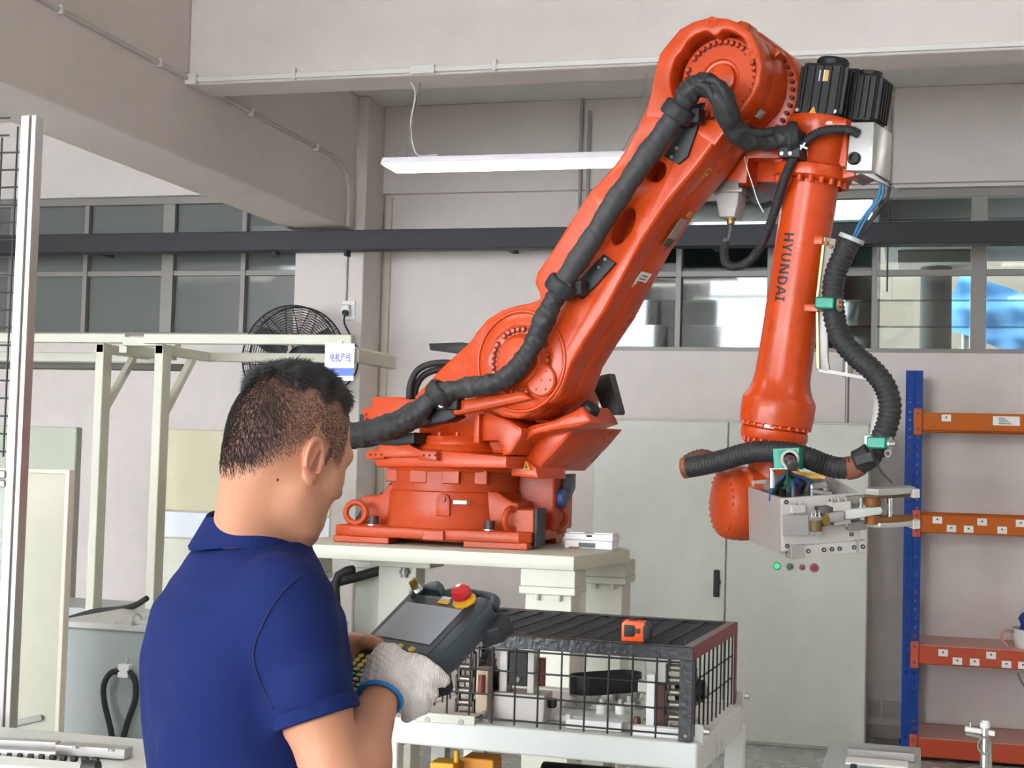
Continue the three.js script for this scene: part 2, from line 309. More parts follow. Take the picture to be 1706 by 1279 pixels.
// pedestal fan behind the white frame
const fan = thing('pedestal_fan', [-3.70, 0, -8.48], 'large black wire-cage fan half hidden behind the white frame', 'fan');
{
  const c = [0, 2.17, 0.06], wires = [];
  for (const z of [0.05, -0.12]) for (let k = 0; k < 14; k++) { const r = 0.12 + k * 0.0155 * 1.0; wires.push(new THREE.TorusGeometry(r, k === 13 ? 0.006 : 0.0022, 5, 64).translate(0, 2.17, 0.06 + z * (1 - 0.45 * Math.pow(r / 0.33, 3)))); }
  mesh('cage', wires, M.black, fan);
  const spokes = [];
  for (let k = 0; k < 12; k++) { const a = (k / 12) * Math.PI * 2 + 0.13, d = [Math.cos(a), Math.sin(a)]; for (const s of [0.06, -0.13]) spokes.push(sweep([[d[0] * 0.06, 2.17 + d[1] * 0.06, 0.06 + s], [d[0] * 0.2, 2.17 + d[1] * 0.2, 0.06 + s * 0.9], [d[0] * 0.322, 2.17 + d[1] * 0.322, 0.06 + s * 0.55]], 0.003, 8, 5)); }
  for (let k = 0; k < 48; k++) { const a = (k / 48) * Math.PI * 2; spokes.push(rod([Math.cos(a) * 0.324, 2.17 + Math.sin(a) * 0.324, 0.09], [Math.cos(a) * 0.324, 2.17 + Math.sin(a) * 0.324, 0.0], 0.002, 0.002, 5)); }
  mesh('cage_spokes', spokes, M.black, fan);
  mesh('motor', [turned([[0, -0.1], [0.05, -0.1], [0.075, -0.06], [0.08, 0.06], [0.06, 0.1], [0, 0.1]], [0, 2.17, -0.1], [0, 2.17, 0.2], 24)], M.rubber, fan);
  for (let k = 0; k < 3; k++) { const g = slab([[0.05, -0.03], [0.16, -0.09], [0.29, -0.06], [0.3, 0.05], [0.17, 0.06], [0.05, 0.03]], -0.002, 0.002).rotateX(0.35).rotateZ(k * 2.094 + 0.5).translate(0, 2.17, 0.07); mesh('blade', g, std('#4a4c50', 0.4, 0.3), fan); }
  mesh('pole', rod([0, 0.04, -0.12], [0, 2.12, -0.12], 0.018), M.black, fan);
  mesh('base', turned([[0, 0], [0.22, 0], [0.22, 0.02], [0.05, 0.05], [0, 0.05]], [0, 0, -0.1], [0, 1, -0.1], 32), M.black, fan);
}

// double-door control cabinet
const cab = thing('control_cabinet', [-1.03, 0, -8.571], 'tall pale grey double-door control cabinet behind the robot gripper', 'cabinet');
mesh('carcass', [span([-0.793, 0.0, -0.5], [0.794, 1.845, -0.022], 0.006)], M.greyPaint, cab);
for (const [a, b] of [[-0.79, -0.003], [0.003, 0.791]]) mesh('door', span([a, 0.02, -0.022], [b, 1.835, 0], 0.006, 2), M.greyPaint, cab);
const hd = mesh('handle', [box(0.034, 0.155, 0.018, -0.05, 0.905, 0.009, 0.006)], M.black, cab);
mesh('lever', [box(0.02, 0.03, 0.018, -0.036, 0.915, 0.024, 0.005)], M.black, hd);
const button = (x, r, m, n) => { const b = mesh(n, turned([[0, 0.012], [r * 0.9, 0.01], [r, 0]], [x, 1.02, 0], [x, 1.02, 1], 20), m, cab); mesh('bezel', new THREE.TorusGeometry(r, 0.004, 8, 24).translate(x, 1.02, 0.002), M.aluDark, b); };
button(0.292, 0.017, new THREE.MeshStandardMaterial({ color: '#18b070', emissive: '#10e080', emissiveIntensity: 0.9, roughness: 0.3 }), 'indicator_light');
button(0.364, 0.017, std('#136a50', 0.3), 'push_button');
button(0.432, 0.014, std('#8a2a38', 0.35), 'push_button');
button(0.5, 0.022, std('#9c2128', 0.35), 'push_button');
const rodT = thing('signal_rod', [-0.38, 1.845, -8.95], 'thin grey rod with thick top standing on the cabinet', 'rod');
mesh('pole', rod([0, 0, 0], [0, 0.30, 0], 0.012), M.aluDark, rodT); mesh('head', rod([0, 0.28, 0], [0, 0.39, 0], 0.03, 0.03), M.alu, rodT);

// blue and orange shelving with stickers
const rackO = M.rackOrange, rack = thing('storage_rack', [0, 0, -8.5], 'blue slotted upright rack with orange beams at the right edge', 'rack');
function upright(x, z, dir) {
  const w = 0.046, holes = [];
  for (let y = 0.12; y < 2.1; y += 0.05) for (const s of [-0.022, 0.022]) holes.push(ring2(s, y + (Math.round(y / 0.05) % 2 ? 0.004 : 0), 0.0085, 6, 0.0145, 0).map(([a, b]) => [a, b]));
  const face = slab([[-w, 0], [w, 0], [w, 2.14], [-w, 2.14]], -0.003, 0, { holes });
  const p = mesh('upright', [face, span([-w, 0, -0.07], [-w + 0.003, 2.14, -0.002], 0), span([w - 0.003, 0, -0.07], [w, 2.14, -0.002], 0), span([-0.004, 0, -0.0], [0.004, 2.14, 0.005], 0.002)].map((g) => g.translate(x, 0, z)), M.blue, rack);
  mesh('foot', span([x - 0.06, 0, z - 0.09], [x + 0.06, 0.01, z + 0.03], 0.002), M.blue, p);
}
upright(0.003, 0, 1); upright(0.003, -0.5, 1); upright(2.2, 0, -1); upright(2.2, -0.5, -1);
const stick = std('#e9e6e2', 0.6), ink = std('#4a4a50', 0.7);
for (const [y0, y1, full] of [[1.81, 1.908, 0], [1.245, 1.345, 0], [0.525, 0.625, 1], [0.02, 0.12, 1]]) {
  for (const z of [0, -0.5]) {
    const front = z === 0, b = mesh('beam', [span([0.03, y0, z - 0.04], [2.17, y1, z + 0.0], 0.006, 2), span([0.03, y0 + 0.02, z - 0.05], [2.17, y1 - 0.025, z - 0.03], 0.004)], y0 < 0.7 ? std('#bd4519', 0.5, 0, { map: T.mottled }) : rackO, rack);
    mesh('end_plate', [span([0.002, y0 - 0.025, z + 0.001], [0.046, y1 + 0.022, z + 0.008], 0.003)], y0 < 1.4 ? std('#c04a1a', 0.5) : rackO, b);
    if (front) for (const q of [0.2, 0.8]) mesh('pin', rod([0.024, y0 - 0.02 + q * 0.14, z + 0.004], [0.024, y0 - 0.02 + q * 0.14, z + 0.012], 0.008, 0.008, 10), std('#2a3f8a', 0.4), b);
    if (front && y0 > 0.4) for (const [x, yy] of y0 > 1.7 ? [[0.15, 0.07]] : y0 > 1 ? [[0.11, 0.072], [0.185, 0.028], [0.275, 0.028], [0.345, 0.07], [0.45, 0.03], [0.545, 0.07]] : [[0.15, 0.068], [0.225, 0.028], [0.315, 0.028], [0.40, 0.07], [0.48, 0.026], [0.565, 0.026]]) {
      const s = mesh('label_sticker', plain([x, y0 + yy - 0.019, z], [x + 0.05, y0 + yy + 0.019, z + 0.0012]), stick, b);
      mesh('print', plain([x + 0.02, y0 + yy - 0.001, z + 0.001], [x + 0.03, y0 + yy + 0.008, z + 0.0016]), ink, s);
    }
  }
  if (full) mesh('shelf_board', span([0.03, y1 - 0.012, -0.49], [2.17, y1 + 0.004, -0.012], 0.003), std('#c69488', 0.4), rack);
}
{ const s = mesh('warning_label', plain([0.42, 1.845, 0], [0.56, 1.895, 0.0013]), stick, rack, 'torn white label'); for (let k = 0; k < 4; k++) mesh('print', plain([0.45, 1.852 + k * 0.01, 0.001], [0.52 - k * 0.012, 1.856 + k * 0.01, 0.0017]), ink, s); }
// white tub with blue cloth on the third shelf
const tub = thing('tub', [0.70, 0.629, -8.68], 'white tub with a blue cloth on the rack shelf at the right edge', 'tub');
mesh('body', turned([[0, 0], [0.14, 0], [0.155, 0.05], [0.16, 0.1], [0.165, 0.105], [0.155, 0.105], [0.15, 0.06], [0.13, 0.01], [0, 0.01]], [0, 0, 0], [0, 1, 0], 40), M.white, tub);
mesh('handle', sweep([[-0.15, 0.09, 0.05], [-0.2, 0.09, 0.06], [-0.215, 0.05, 0.06], [-0.18, 0.0, 0.05]], 0.009, 20, 8), std('#b98a78', 0.5), tub);
{ const g = new THREE.IcosahedronGeometry(0.12, 4), p = g.attributes.position; for (let i = 0; i < p.count; i++) { const q = V(p.getX(i), p.getY(i), p.getZ(i)), k = 1 + 0.1 * Math.sin(q.x * 60 + q.z * 40) + 0.08 * Math.sin(q.y * 70 - q.x * 50); p.setXYZ(i, q.x * k, q.y * k * 0.7 + 0.14, q.z * k); } g.computeVertexNormals(); mesh('cloth', g, std('#24307c', 0.8), tub); }
tag(mesh('power_cord', sweep([[0.56, 0.51, -8.47], [0.60, 0.44, -8.47], [0.66, 0.42, -8.47], [0.75, 0.43, -8.47], [0.85, 0.52, -8.49]], 0.006, 24, 6), std('#6d6660', 0.6)), 'thin grey cord hanging from the lowest visible orange beam', 'cord');
// double wall socket low on the wall
const so2 = thing('wall_socket', [-0.16, 0.17, WZ], 'pair of grey-white sockets low on the wall beside the blue upright', 'socket');
for (const x of [-0.06, 0.06]) mesh('plate', box(0.1, 0.1, 0.012, x, 0, 0.006, 0.004), std('#bdb3ae', 0.5), so2);

// ---------- white work-station frames on the left ----------
function stationFrame(name, z, x0, x1, post, yTop, label, zb, right) {
  const t = thing(name, [0, 0, 0], label, 'frame'), m = M.creamPaint;
  mesh('front_rail', span([x0, yTop - 0.042, z - 0.02], [x1, yTop, z + 0.02], 0.005), m, t);
  mesh('post', [span([post, 0, z - 0.075], [post + 0.042, yTop - 0.042, z + 0.0], 0.005)], m, t);
  for (const x of right ? [post, x1 - 0.04] : [post, x1 - 0.04]) mesh('side_rail', bar([x + 0.02, yTop - 0.065, z], [x + 0.02, yTop - 0.065, zb], 0.04, 0.04, [0, 1, 0]), m, t);
  mesh('back_rail', span([post, yTop - 0.085, zb - 0.02], [x1, yTop - 0.045, zb + 0.02], 0.004), m, t);
  mesh('brace', bar([post + 0.021, yTop - 0.34, z - 0.06], [post + 0.021, yTop - 0.085, z - 0.30], 0.03, 0.03, [1, 0, 0]), m, t);
  mesh('foot_plate', span([post - 0.03, 0, z - 0.11], [post + 0.07, 0.008, z + 0.03], 0.002), m, t);
  return t;
}
const fa = stationFrame('station_frame', -5.6, -3.134, -2.197, -3.09, 2.075, 'cream frame with the hanging white and blue sign, right of the other', -6.05, true);
mesh('post', [span([-2.66, 0, -6.09], [-2.61, 1.99, -6.04], 0.004)], M.creamPaint, fa);
mesh('front_rail', span([-2.21, 1.965, -6.05], [-2.17, 2.02, -5.6], 0.004), M.creamPaint, fa);
const fb = stationFrame('station_frame', -5.9, -4.5, -3.392, -3.549, 2.1, 'cream frame with a dark bar beneath it, left of the other', -6.35, false);
mesh('dark_bar', span([-4.5, 1.965, -6.42], [-3.36, 1.998, -6.36], 0.006), std('#4c4638', 0.5), fb);  // dark olive bar below the rails
mesh('back_rail', span([-4.5, 2.0, -6.36], [-3.42, 2.045, -6.32], 0.004), M.creamPaint, fb);
mesh('link_rail', span([-3.40, 2.045, -5.93], [-3.14, 2.085, -5.87], 0.004), M.creamPaint, fb);
mesh('hook', sweep([[-3.47, 1.965, -6.39], [-3.47, 1.92, -6.39], [-3.46, 1.9, -6.39]], 0.004, 10, 6), M.blackSteel, fb);
mesh('hook_plate', [turned([[0, 0], [0.05, 0.004], [0.03, 0.02], [0, 0.022]], [-3.47, 1.965, -6.39], [-3.47, 2.1, -6.39], 20)], M.blackSteel, fb);

// the hanging sign, its four characters and the blue strip
const sign = thing('hanging_sign', [-2.243, -0.012, -5.574], 'white sign with four blue characters and a blue strip, hanging from the frame', 'sign');
{
  const c = document.createElement('canvas'); c.width = 512; c.height = 590; const x = c.getContext('2d');
  x.fillStyle = '#f1f1fb'; x.fillRect(0, 0, 512, 590); x.fillStyle = '#1a58c8'; x.fillRect(0, 390, 512, 125); x.fillStyle = '#ffffff'; x.font = '34px sans-serif'; x.fillText('·············', 150, 455);
  x.strokeStyle = '#1c3690'; x.lineWidth = 14; x.lineCap = 'round';
  const st = (ox, lines, k = 0.92) => { for (const l of lines) { x.beginPath(); l.forEach(([a, b], i) => (i ? x.lineTo(ox + a * k, 150 + b * 1.25) : x.moveTo(ox + a * k, 150 + b * 1.25))); x.stroke(); } };
  st(92, [[[10, 25], [10, 75], [66, 75], [66, 25], [10, 25]], [[10, 50], [66, 50]], [[38, 5], [38, 98], [45, 106], [84, 106], [84, 92]]]);                     // 电
  st(182, [[[2, 32], [40, 32]], [[21, 5], [21, 110]], [[21, 38], [3, 78]], [[22, 42], [38, 60]], [[50, 18], [50, 70], [40, 108]], [[50, 18], [72, 18], [72, 98], [78, 106], [88, 104], [88, 90]]]);   // 机
  st(276, [[[42, 0], [46, 12]], [[6, 16], [84, 16]], [[28, 24], [34, 42]], [[66, 22], [56, 42]], [[14, 46], [84, 46]], [[14, 46], [14, 80], [4, 108]]]);           // 产
  st(368, [[[22, 4], [4, 34], [26, 34], [4, 68], [30, 60]], [[2, 100], [32, 86]], [[36, 34], [82, 26]], [[34, 60], [86, 52]], [[54, 4], [60, 60], [72, 98], [84, 108], [88, 92]], [[82, 66], [56, 92], [38, 106]], [[68, 6], [78, 18]]]);   // 线
  const t = new THREE.CanvasTexture(c); t.colorSpace = THREE.SRGBColorSpace;
  const mm = std('#ffffff', 0.35, 0, { map: t }), g = new THREE.PlaneGeometry(0.13, 0.15).translate(0, 1.975, 0.0026); g.userData.ownUV = true;
  mesh('board', span([-0.065, 1.90, 0], [0.065, 2.05, 0.0024], 0.001), M.white, sign); mesh('print', g, mm, sign);
  mesh('clip', box(0.02, 0.03, 0.008, 0.0, 2.045, -0.002, 0.002), M.steel, sign);
  sign.rotation.y = -0.05;
}
// cabinets, boards and machines between the frames and the wall
const board = (name, a, b, m, label, cat) => tag(mesh(name, span(a, b, 0.008), m), label, cat);
{
  const t = thing('equipment_cabinet', [-3.9, 0, -6.75], 'wide grey-green cabinet behind the left cream frame', 'cabinet');
  mesh('carcass', span([-0.75, 0, -0.06], [-0.25, 1.69, 0], 0.008), M.greenGrey, t);
  mesh('door', span([-0.45, 0.74, 0], [-0.27, 0.95, 0.008], 0.003), M.greenGrey, t);
  mesh('notice', plain([-0.36, 1.02, 0], [-0.26, 1.29, 0.003]), std('#dfe2e2', 0.5), t, 'white paper notice');
}
{
  const t = thing('beige_partition', [-3.0, 0, -6.6], 'beige board standing behind the right cream frame', 'board');
  mesh('panel', span([-0.57, 1.29, -0.02], [0.32, 1.69, 0.0], 0.006), std('#cdc3a4', 0.6, 0, { map: T.mottled }), t);
  mesh('lower_panel', span([-0.57, 1.16, -0.02], [0.32, 1.285, 0.0], 0.004), std('#cfd3d6', 0.5), t);
  mesh('base_panel', span([-0.57, 0, -0.02], [0.32, 1.155, 0.0], 0.004), M.creamPaint, t);
  mesh('edge', bar([-0.585, 0.0, -0.01], [-0.585, 1.69, -0.01], 0.03, 0.03, [1, 0, 0]), std('#b9ae8e', 0.6), t);
}
{
  const t = thing('side_panel_door', [-2.735, 0, -4.4], 'tall beige panel with a bright right edge at the left border', 'panel');
  mesh('panel', span([-0.33, 0.30, -0.03], [0, 1.51, -0.004], 0.004), M.beigePanel, t);
  mesh('edge', span([-0.004, 0.30, -0.032], [0.012, 1.515, 0.004], 0.003), std('#ded0c2', 0.5), t);
  mesh('top_edge', span([-0.33, 1.50, -0.032], [0, 1.515, 0.004], 0.003), std('#ccc4b2', 0.5), t);
  for (const x of [-0.3, -0.05]) mesh('leg', span([x, 0, -0.03], [x + 0.03, 0.31, 0], 0.003), M.aluDark, t);
  mesh('bracket', bar([-0.16, 0.66, 0.005], [-0.05, 0.69, 0.005], 0.02, 0.01, [0, 1, 0]), M.aluDark, t);
}
{
  const t = thing('grey_machine', [-2.6, 0, -4.85], 'low grey machine box with a black cable loop', 'machine');
  mesh('housing', span([-0.42, 0, -0.5], [0.5, 0.93, 0.0], 0.012, 2), std('#a9b0ad', 0.45, 0, { map: T.mottled }), t);
  mesh('lid', span([-0.43, 0.93, -0.5], [0.52, 0.955, 0.01], 0.005), M.whitePaint, t);
  mesh('lid_step', bar([-0.2, 0.955, -0.05], [0.5, 1.0, -0.2], 0.12, 0.02, [0, 0, 1]), M.greyPaint, t);
  const cl = mesh('cable_clip', box(0.045, 0.05, 0.03, -0.135, 0.79, 0.015, 0.004), M.white, t);
  mesh('pin', rod([-0.125, 0.814, 0.02], [-0.125, 0.84, 0.02], 0.004), M.steel, cl);
  mesh('lifting_ring', new THREE.TorusGeometry(0.02, 0.004, 8, 20).rotateY(1.2).translate(-0.105, 0.974, 0.0), M.steel, t);
  mesh('cable', sweep([[-0.15, 0.79, 0.02], [-0.185, 0.78, 0.025], [-0.208, 0.74, 0.03], [-0.205, 0.68, 0.03], [-0.18, 0.60, 0.03], [-0.145, 0.5, 0.03], [-0.105, 0.62, 0.03], [-0.08, 0.70, 0.03], [-0.085, 0.76, 0.03], [-0.115, 0.79, 0.02]], 0.011, 60, 8), M.rubber, t);
}
{
  const t = thing('back_bench', [-3.3, 0, -6.28], 'grey low bench with steel edge beyond the grey machine', 'bench');
  mesh('top', span([-0.75, 0.80, -0.3], [0.6, 0.84, 0.1], 0.004), std('#a5aaa6', 0.4), t);
  mesh('edge', span([-0.75, 0.775, 0.1], [0.6, 0.80, 0.13], 0.004), M.alu, t);
  for (const x of [-0.7, 0.55]) mesh('leg', span([x, 0, -0.1], [x + 0.04, 0.8, -0.06], 0.003), M.greyPaint, t);
  mesh('shelf', span([-0.75, 0.5, -0.25], [0.6, 0.53, 0.05], 0.004), M.aluDark, t);
}
tag(mesh('black_cable', sweep([[-3.361,0.872,-5.4],[-3.263,0.905,-5.373],[-3.166,0.932,-5.346],[-3.047,0.95,-5.326],[-2.964,0.971,-5.295],[-2.893,1.006,-5.261]], 0.012, 30, 8), M.rubber), 'thick black cable slung between the two cream posts', 'cable');

// wire-mesh fence: aluminium post and black grid
{
  const P0 = [-2.478,0.811,-3.724], t = thing('fence_post', [-2.428, 0, -3.65], 'tall slotted aluminium post at the left edge of the picture', 'post');
  mesh('profile', [span([-0.024, 0, -0.02], [0.004, 2.527, 0.02], 0.003), span([0.01, 0, -0.02], [0.026, 2.527, 0.02], 0.003), span([-0.004, 0, -0.02], [0.012, 2.527, 0.01], 0)], M.alu, t);
  mesh('clamp', [span([-0.07, 1.50, -0.01], [-0.02, 1.522, 0.026], 0.003), span([-0.07, 1.475, -0.01], [-0.02, 1.495, 0.026], 0.003)], M.aluDark, t);
  mesh('foot', span([-0.06, 0, -0.06], [0.06, 0.012, 0.06], 0.003), M.aluDark, t);
  const f = thing('mesh_fence_panel', [-2.428, 0, -3.65], 'black wire-mesh fence panel beside the aluminium post', 'fence');
  for (let k = 0; k < 14; k++) mesh('wire', rod([-0.045 - k * 0.05, 1.56, 0], [-0.045 - k * 0.05, k < 2 ? 2.5 - 0.03 * k : 2.55, 0], 0.0028, 0.0028, 6, true), M.blackSteel, f);
  for (let k = 0; k < 20; k++) mesh('wire', rod([-0.75, 1.575 + k * 0.05, 0.004], [k > 17 ? -0.07 : -0.022, 1.575 + k * 0.05, 0.004], 0.0028, 0.0028, 6, true), M.blackSteel, f);
  mesh('lower_sheet', span([-0.75, 0.1, -0.006], [-0.03, 1.50, 0.0], 0.002), new THREE.MeshPhysicalMaterial({ color: '#e8eeee', roughness: 0.05, transmission: 0.9, thickness: 0 }), f, 'clear lower sheet');
}
// bench in the foreground left with aluminium rails
{
  const t = thing('work_bench', [0, 0, 0], 'white bench top with aluminium rails in the lower left corner', 'bench');
  mesh('top', span([-2.75, 0.80, -3.42], [-1.62, 0.86, -2.6], 0.006), M.whitePaint, t);
  for (const [x, z] of [[-2.7, -3.36], [-1.72, -3.36], [-2.7, -2.7], [-1.72, -2.7]]) mesh('leg', span([x, 0, z], [x + 0.06, 0.8, z + 0.06], 0.004), M.greyPaint, t);
  { const a = [-2.201,-3.139], b = [-1.966,-3.177], c = [-1.96,-3.171], d = [-1.782,-3.185], e = [-2.154,-3.073], f = [-1.926,-3.11]; mesh('rail', bar([a[0], 0.875, a[1]], [b[0], 0.875, b[1]], 0.03, 0.03), M.alu, t); mesh('rail', bar([e[0], 0.872, e[1]], [f[0], 0.872, f[1]], 0.02, 0.02), M.alu, t); mesh('rail', bar([c[0], 0.875, c[1]], [d[0], 0.875, d[1]], 0.025, 0.045), M.alu, t); }
  for (const [x, z] of [[-1.895,-3.135], [-1.801,-3.137]]) mesh('screw', rod([x, 0.886, z], [x, 0.892, z], 0.008, 0.008, 12), M.steel, t);
  const teeth = [], t0 = [-2.064,-3.084], t1 = [-1.826,-3.111]; for (let k = 0; k < 10; k++) { const q = k / 9; teeth.push(box(0.016, 0.014, 0.014, t0[0] + (t1[0] - t0[0]) * q, 0.868, t0[1] + (t1[1] - t0[1]) * q, 0.004)); }
  mesh('toothed_strip', teeth, M.black, t).userData.kind = 'stuff';
  const r0 = [-1.767,-2.991]; mesh('roller', rod([r0[0] - 0.018, 0.88, r0[1]], [r0[0] + 0.018, 0.88, r0[1]], 0.016, 0.016, 20), M.black, t);
  mesh('guide_block', span([-2.3, 0.86, -2.97], [r0[0] - 0.03, 0.872, -3.06], 0.004), M.white, t);
}

// ---------- the orange six-axis robot ----------
// the arm works in one upright plane: u along the reach, v up, w out of that plane; it is turned 15.8 degrees from the wall
const ROBOT = [-1.548, 1.296, -4.96], TURN = -0.27576;
const robot = thing('industrial_robot', ROBOT, 'large orange industrial robot arm bolted to the cream pedestal, elbow raised', 'robot');
const W = (g) => g.translate(-ROBOT[0], -ROBOT[1], -ROBOT[2]);           // from world to the robot's own place
const arm = (name, geos, m, parent = robot, label) => mesh(name, [].concat(geos).map((g) => g.rotateY(TURN)), m, parent, label);
const base = (name, geos, m, parent = robot, label) => mesh(name, geos, m, parent, label);
{
  // foot: plate on four pads, drum, ears, lifting eyes, anchor bolts
  const plate = base('base_plate', [
    slab([[-0.32, -0.26], [-0.24, -0.29], [0.30, -0.29], [0.345, -0.26], [0.345, 0.25], [0.31, 0.28], [-0.28, 0.28], [-0.345, 0.24], [-0.345, -0.2]].map(([a, b]) => [a, -b]), 0, 0.036, { bevel: 0.006 }).rotateX(-Math.PI / 2).translate(0, 0.022, 0),
    ...[[-0.24, 0.22, 0.2], [0.23, 0.22, 0.22], [-0.24, -0.22, 0.18], [0.23, -0.22, 0.2]].map(([x, z, w]) => box(w, 0.024, 0.11, x, 0.012, z, 0.005)), box(0.36, 0.03, 0.30, 0, 0.018, -0.06, 0.004), box(0.075, 0.034, 0.03, 0.02, 0.037, 0.277, 0.004),
  ], M.orangeOld);
  for (const [x, z] of [[-0.225, 0.2], [0.195, 0.225], [0.27, -0.1], [-0.22, -0.22]]) {
    const b = base('anchor_bolt', rod([x, 0.055, z], [x, 0.09, z], 0.019, 0.018, 18), std('#4a3432', 0.5, 0.3), plate);
    base('washer', rod([x, 0.055, z], [x, 0.062, z], 0.026, 0.026, 20), M.steel, b);
  }
  base('drum', [
    turned([[0.255, 0.05], [0.242, 0.07], [0.236, 0.12], [0.232, 0.178], [0.226, 0.182], [0.226, 0.25], [0, 0.25]], [0.0, 0, 0], [0, 1, 0], 72),
    slab([[-0.3, 0.05], [-0.3, 0.15], [-0.285, 0.157], [-0.25, 0.158], [-0.225, 0.165], [-0.2, 0.2], [0.05, 0.2], [0.05, 0.05]], -0.16, 0.13, { bevel: 0.012 }),
    slab([[0.1, 0.05], [0.1, 0.19], [0.2, 0.185], [0.25, 0.155], [0.275, 0.15], [0.275, 0.05]], -0.16, 0.16, { bevel: 0.012 }),
    slab([[-0.024, 0.10], [-0.024, 0.155], [-0.015, 0.17], [0, 0.176], [0.015, 0.17], [0.024, 0.155], [0.024, 0.10]].map(([a, b]) => [a + 0.036, b]), 0.2, 0.243, { bevel: 0.005 }),
    ...[-0.17, -0.06, 0.055, 0.14].map((x) => box(0.062, 0.05, 0.03, x, 0.232, Math.sqrt(0.226 ** 2 - x * x) - 0.006, 0.004)),
  ], M.orangeOld);
  base('drum_plug', rod([0.036, 0.156, 0.225], [0.036, 0.156, 0.252], 0.011, 0.011, 14), M.redOrange);
  base('type_plate', span([0.07, 0.141, 0.2], [0.118, 0.154, 0.2405], 0.001), std('#cfcac0', 0.4), robot, 'small pale rating plate');
  const eye = (x, y, z, turn) => base('lifting_eye', [new THREE.TorusGeometry(0.035, 0.0105, 14, 40).rotateY(turn).translate(x, y, z), turned([[0, 0], [0.03, 0], [0.03, 0.008], [0.016, 0.012], [0.014, 0.02], [0, 0.02]], [x, y - 0.058, z], [x, y + 1, z], 24)], M.orangeOld);
  eye(-0.293, 0.098, 0.19, 0.15); eye(0.272, 0.098, 0.235, 1.15); eye(0.335, 0.096, -0.14, 0.1); eye(-0.28, 0.098, -0.2, 0.3);
  base('cover_plate', [span([0.335, 0.008, 0.10], [0.345, 0.135, 0.22], 0.002)].map((g) => g.rotateY(0).translate(0.012, 0, 0)), M.tray);
  base('plate_block', span([0.25, 0.05, 0.06], [0.347, 0.132, 0.225], 0.006), M.orangeOld);
  const cb = base('connector_box', span([0.1, 0.05, -0.32], [0.352, 0.245, -0.03], 0.008, 2), M.orangeOld);
  base('socket_cover', turned([[0, 0], [0.036, 0], [0.036, 0.02], [0.028, 0.028], [0, 0.028]], [0.35, 0.165, -0.10], [1, 0.165, -0.10], 24), std('#35477e', 0.5), cb);
  base('connector_hood', slab([[0.33, 0.245], [0.385, 0.25], [0.385, 0.2], [0.365, 0.15], [0.352, 0.15], [0.352, 0.23]], -0.22, -0.13, { bevel: 0.004 }), std('#4a5052', 0.5), cb);
  base('cable', [sweep([[-0.15, 0.13, -0.1], [-0.26, 0.16, -0.08], [-0.33, 0.12, -0.05], [-0.37, 0.05, -0.02], [-0.42, 0.016, 0.0]], 0.014, 30, 9)], M.rubber);
  base('cable', [sweep([[-0.15, 0.09, -0.14], [-0.27, 0.11, -0.12], [-0.34, 0.06, -0.08], [-0.37, 0.022, -0.05], [-0.44, 0.016, -0.02]], 0.014, 30, 9)], M.rubber);
  base('cable', [sweep([[-0.2, 0.06, -0.14], [-0.29, 0.07, -0.14], [-0.36, 0.03, -0.1], [-0.44, 0.012, -0.06]], 0.012, 24, 9)], M.rubber);

  // turret
  const tp = arm('turret_plate', [turned([[0, 0.245], [0.2, 0.245], [0.244, 0.25], [0.252, 0.262], [0.25, 0.285], [0.235, 0.3], [0.16, 0.31], [0, 0.31]], [0, 0, 0], [0, 1, 0], 72),
    slab([[0.313,0.325],[0.413,0.272],[0.421,0.235],[0.316,0.239]], -0.05, 0.15, { bevel: 0.01 })], M.orange);
  arm('bracket_plate', slab([[-0.175,0.312],[-0.127,0.313],[-0.123,0.331],[-0.108,0.34],[-0.037,0.351],[-0.009,0.342],[0.018,0.326],[0.048,0.317],[0.111,0.314],[0.112,0.284],[0.042,0.285],[0.037,0.294],[-0.101,0.291],[-0.104,0.285],[-0.176,0.283]], 0.262, 0.287, { bevel: 0.004 }), M.orange, tp);
  arm('bracket_web', slab([[-0.185,0.309],[-0.093,0.346],[-0.015,0.327],[0.366,0.305],[0.368,0.266],[-0.15,0.256]], 0.12, 0.262, { bevel: 0.01 }), M.orange, tp);
  const hole = [[-0.159,0.298],[-0.137,0.298],[-0.112,0.299],[0.06,0.301],[0.085,0.301],[0.108,0.302]];
  arm('thread_hole', hole.map(([u, v]) => rod([u, v, 0.285], [u, v, 0.2885], 0.0045, 0.0045, 10)), M.black, tp).userData.kind = 'stuff';
  const c0 = [0.077,0.306], ct = [0.075,0.368];
  const cap = arm('motor_cover', turned([[0, 0], [0.142, 0], [0.15, 0.012], [0.147, 0.026], [0.14, 0.034], [0.138, ct[1] - c0[1] - 0.01], [0.13, ct[1] - c0[1]], [0, ct[1] - c0[1]]], [c0[0], c0[1], 0.1], [c0[0], 1, 0.1], 56), M.orange);
  const cbolts = []; for (let k = 0; k < 12; k++) { const a = k / 12 * Math.PI * 2, x = c0[0] + 0.12 * Math.cos(a), z = 0.1 + 0.12 * Math.sin(a); cbolts.push(rod([x, ct[1], z], [x, ct[1] + 0.012, z], 0.008, 0.008, 10)); }
  arm('cover_bolts', cbolts, M.orange, cap).userData.kind = 'stuff';
  const body = arm('turret_body', [
    slab([[0.04,0.315],[0.043,0.421],[0.098,0.523],[0.197,0.443],[0.353,0.424],[0.367,0.393],[0.355,0.355],[0.324,0.309]], -0.2, 0.12, { bevel: 0.015 }),
    slab([[0.228,0.351],[0.232,0.424],[0.276,0.448],[0.364,0.422],[0.408,0.397],[0.408,0.374],[0.393,0.348],[0.367,0.311],[0.336,0.304],[0.33,0.335],[0.316,0.353]], 0.1, 0.24, { bevel: 0.012 }),
    slab([[0.237,0.345],[0.241,0.436],[0.257,0.44],[0.26,0.346]], 0.2, 0.262, { bevel: 0.004 }),
  ], M.orange);
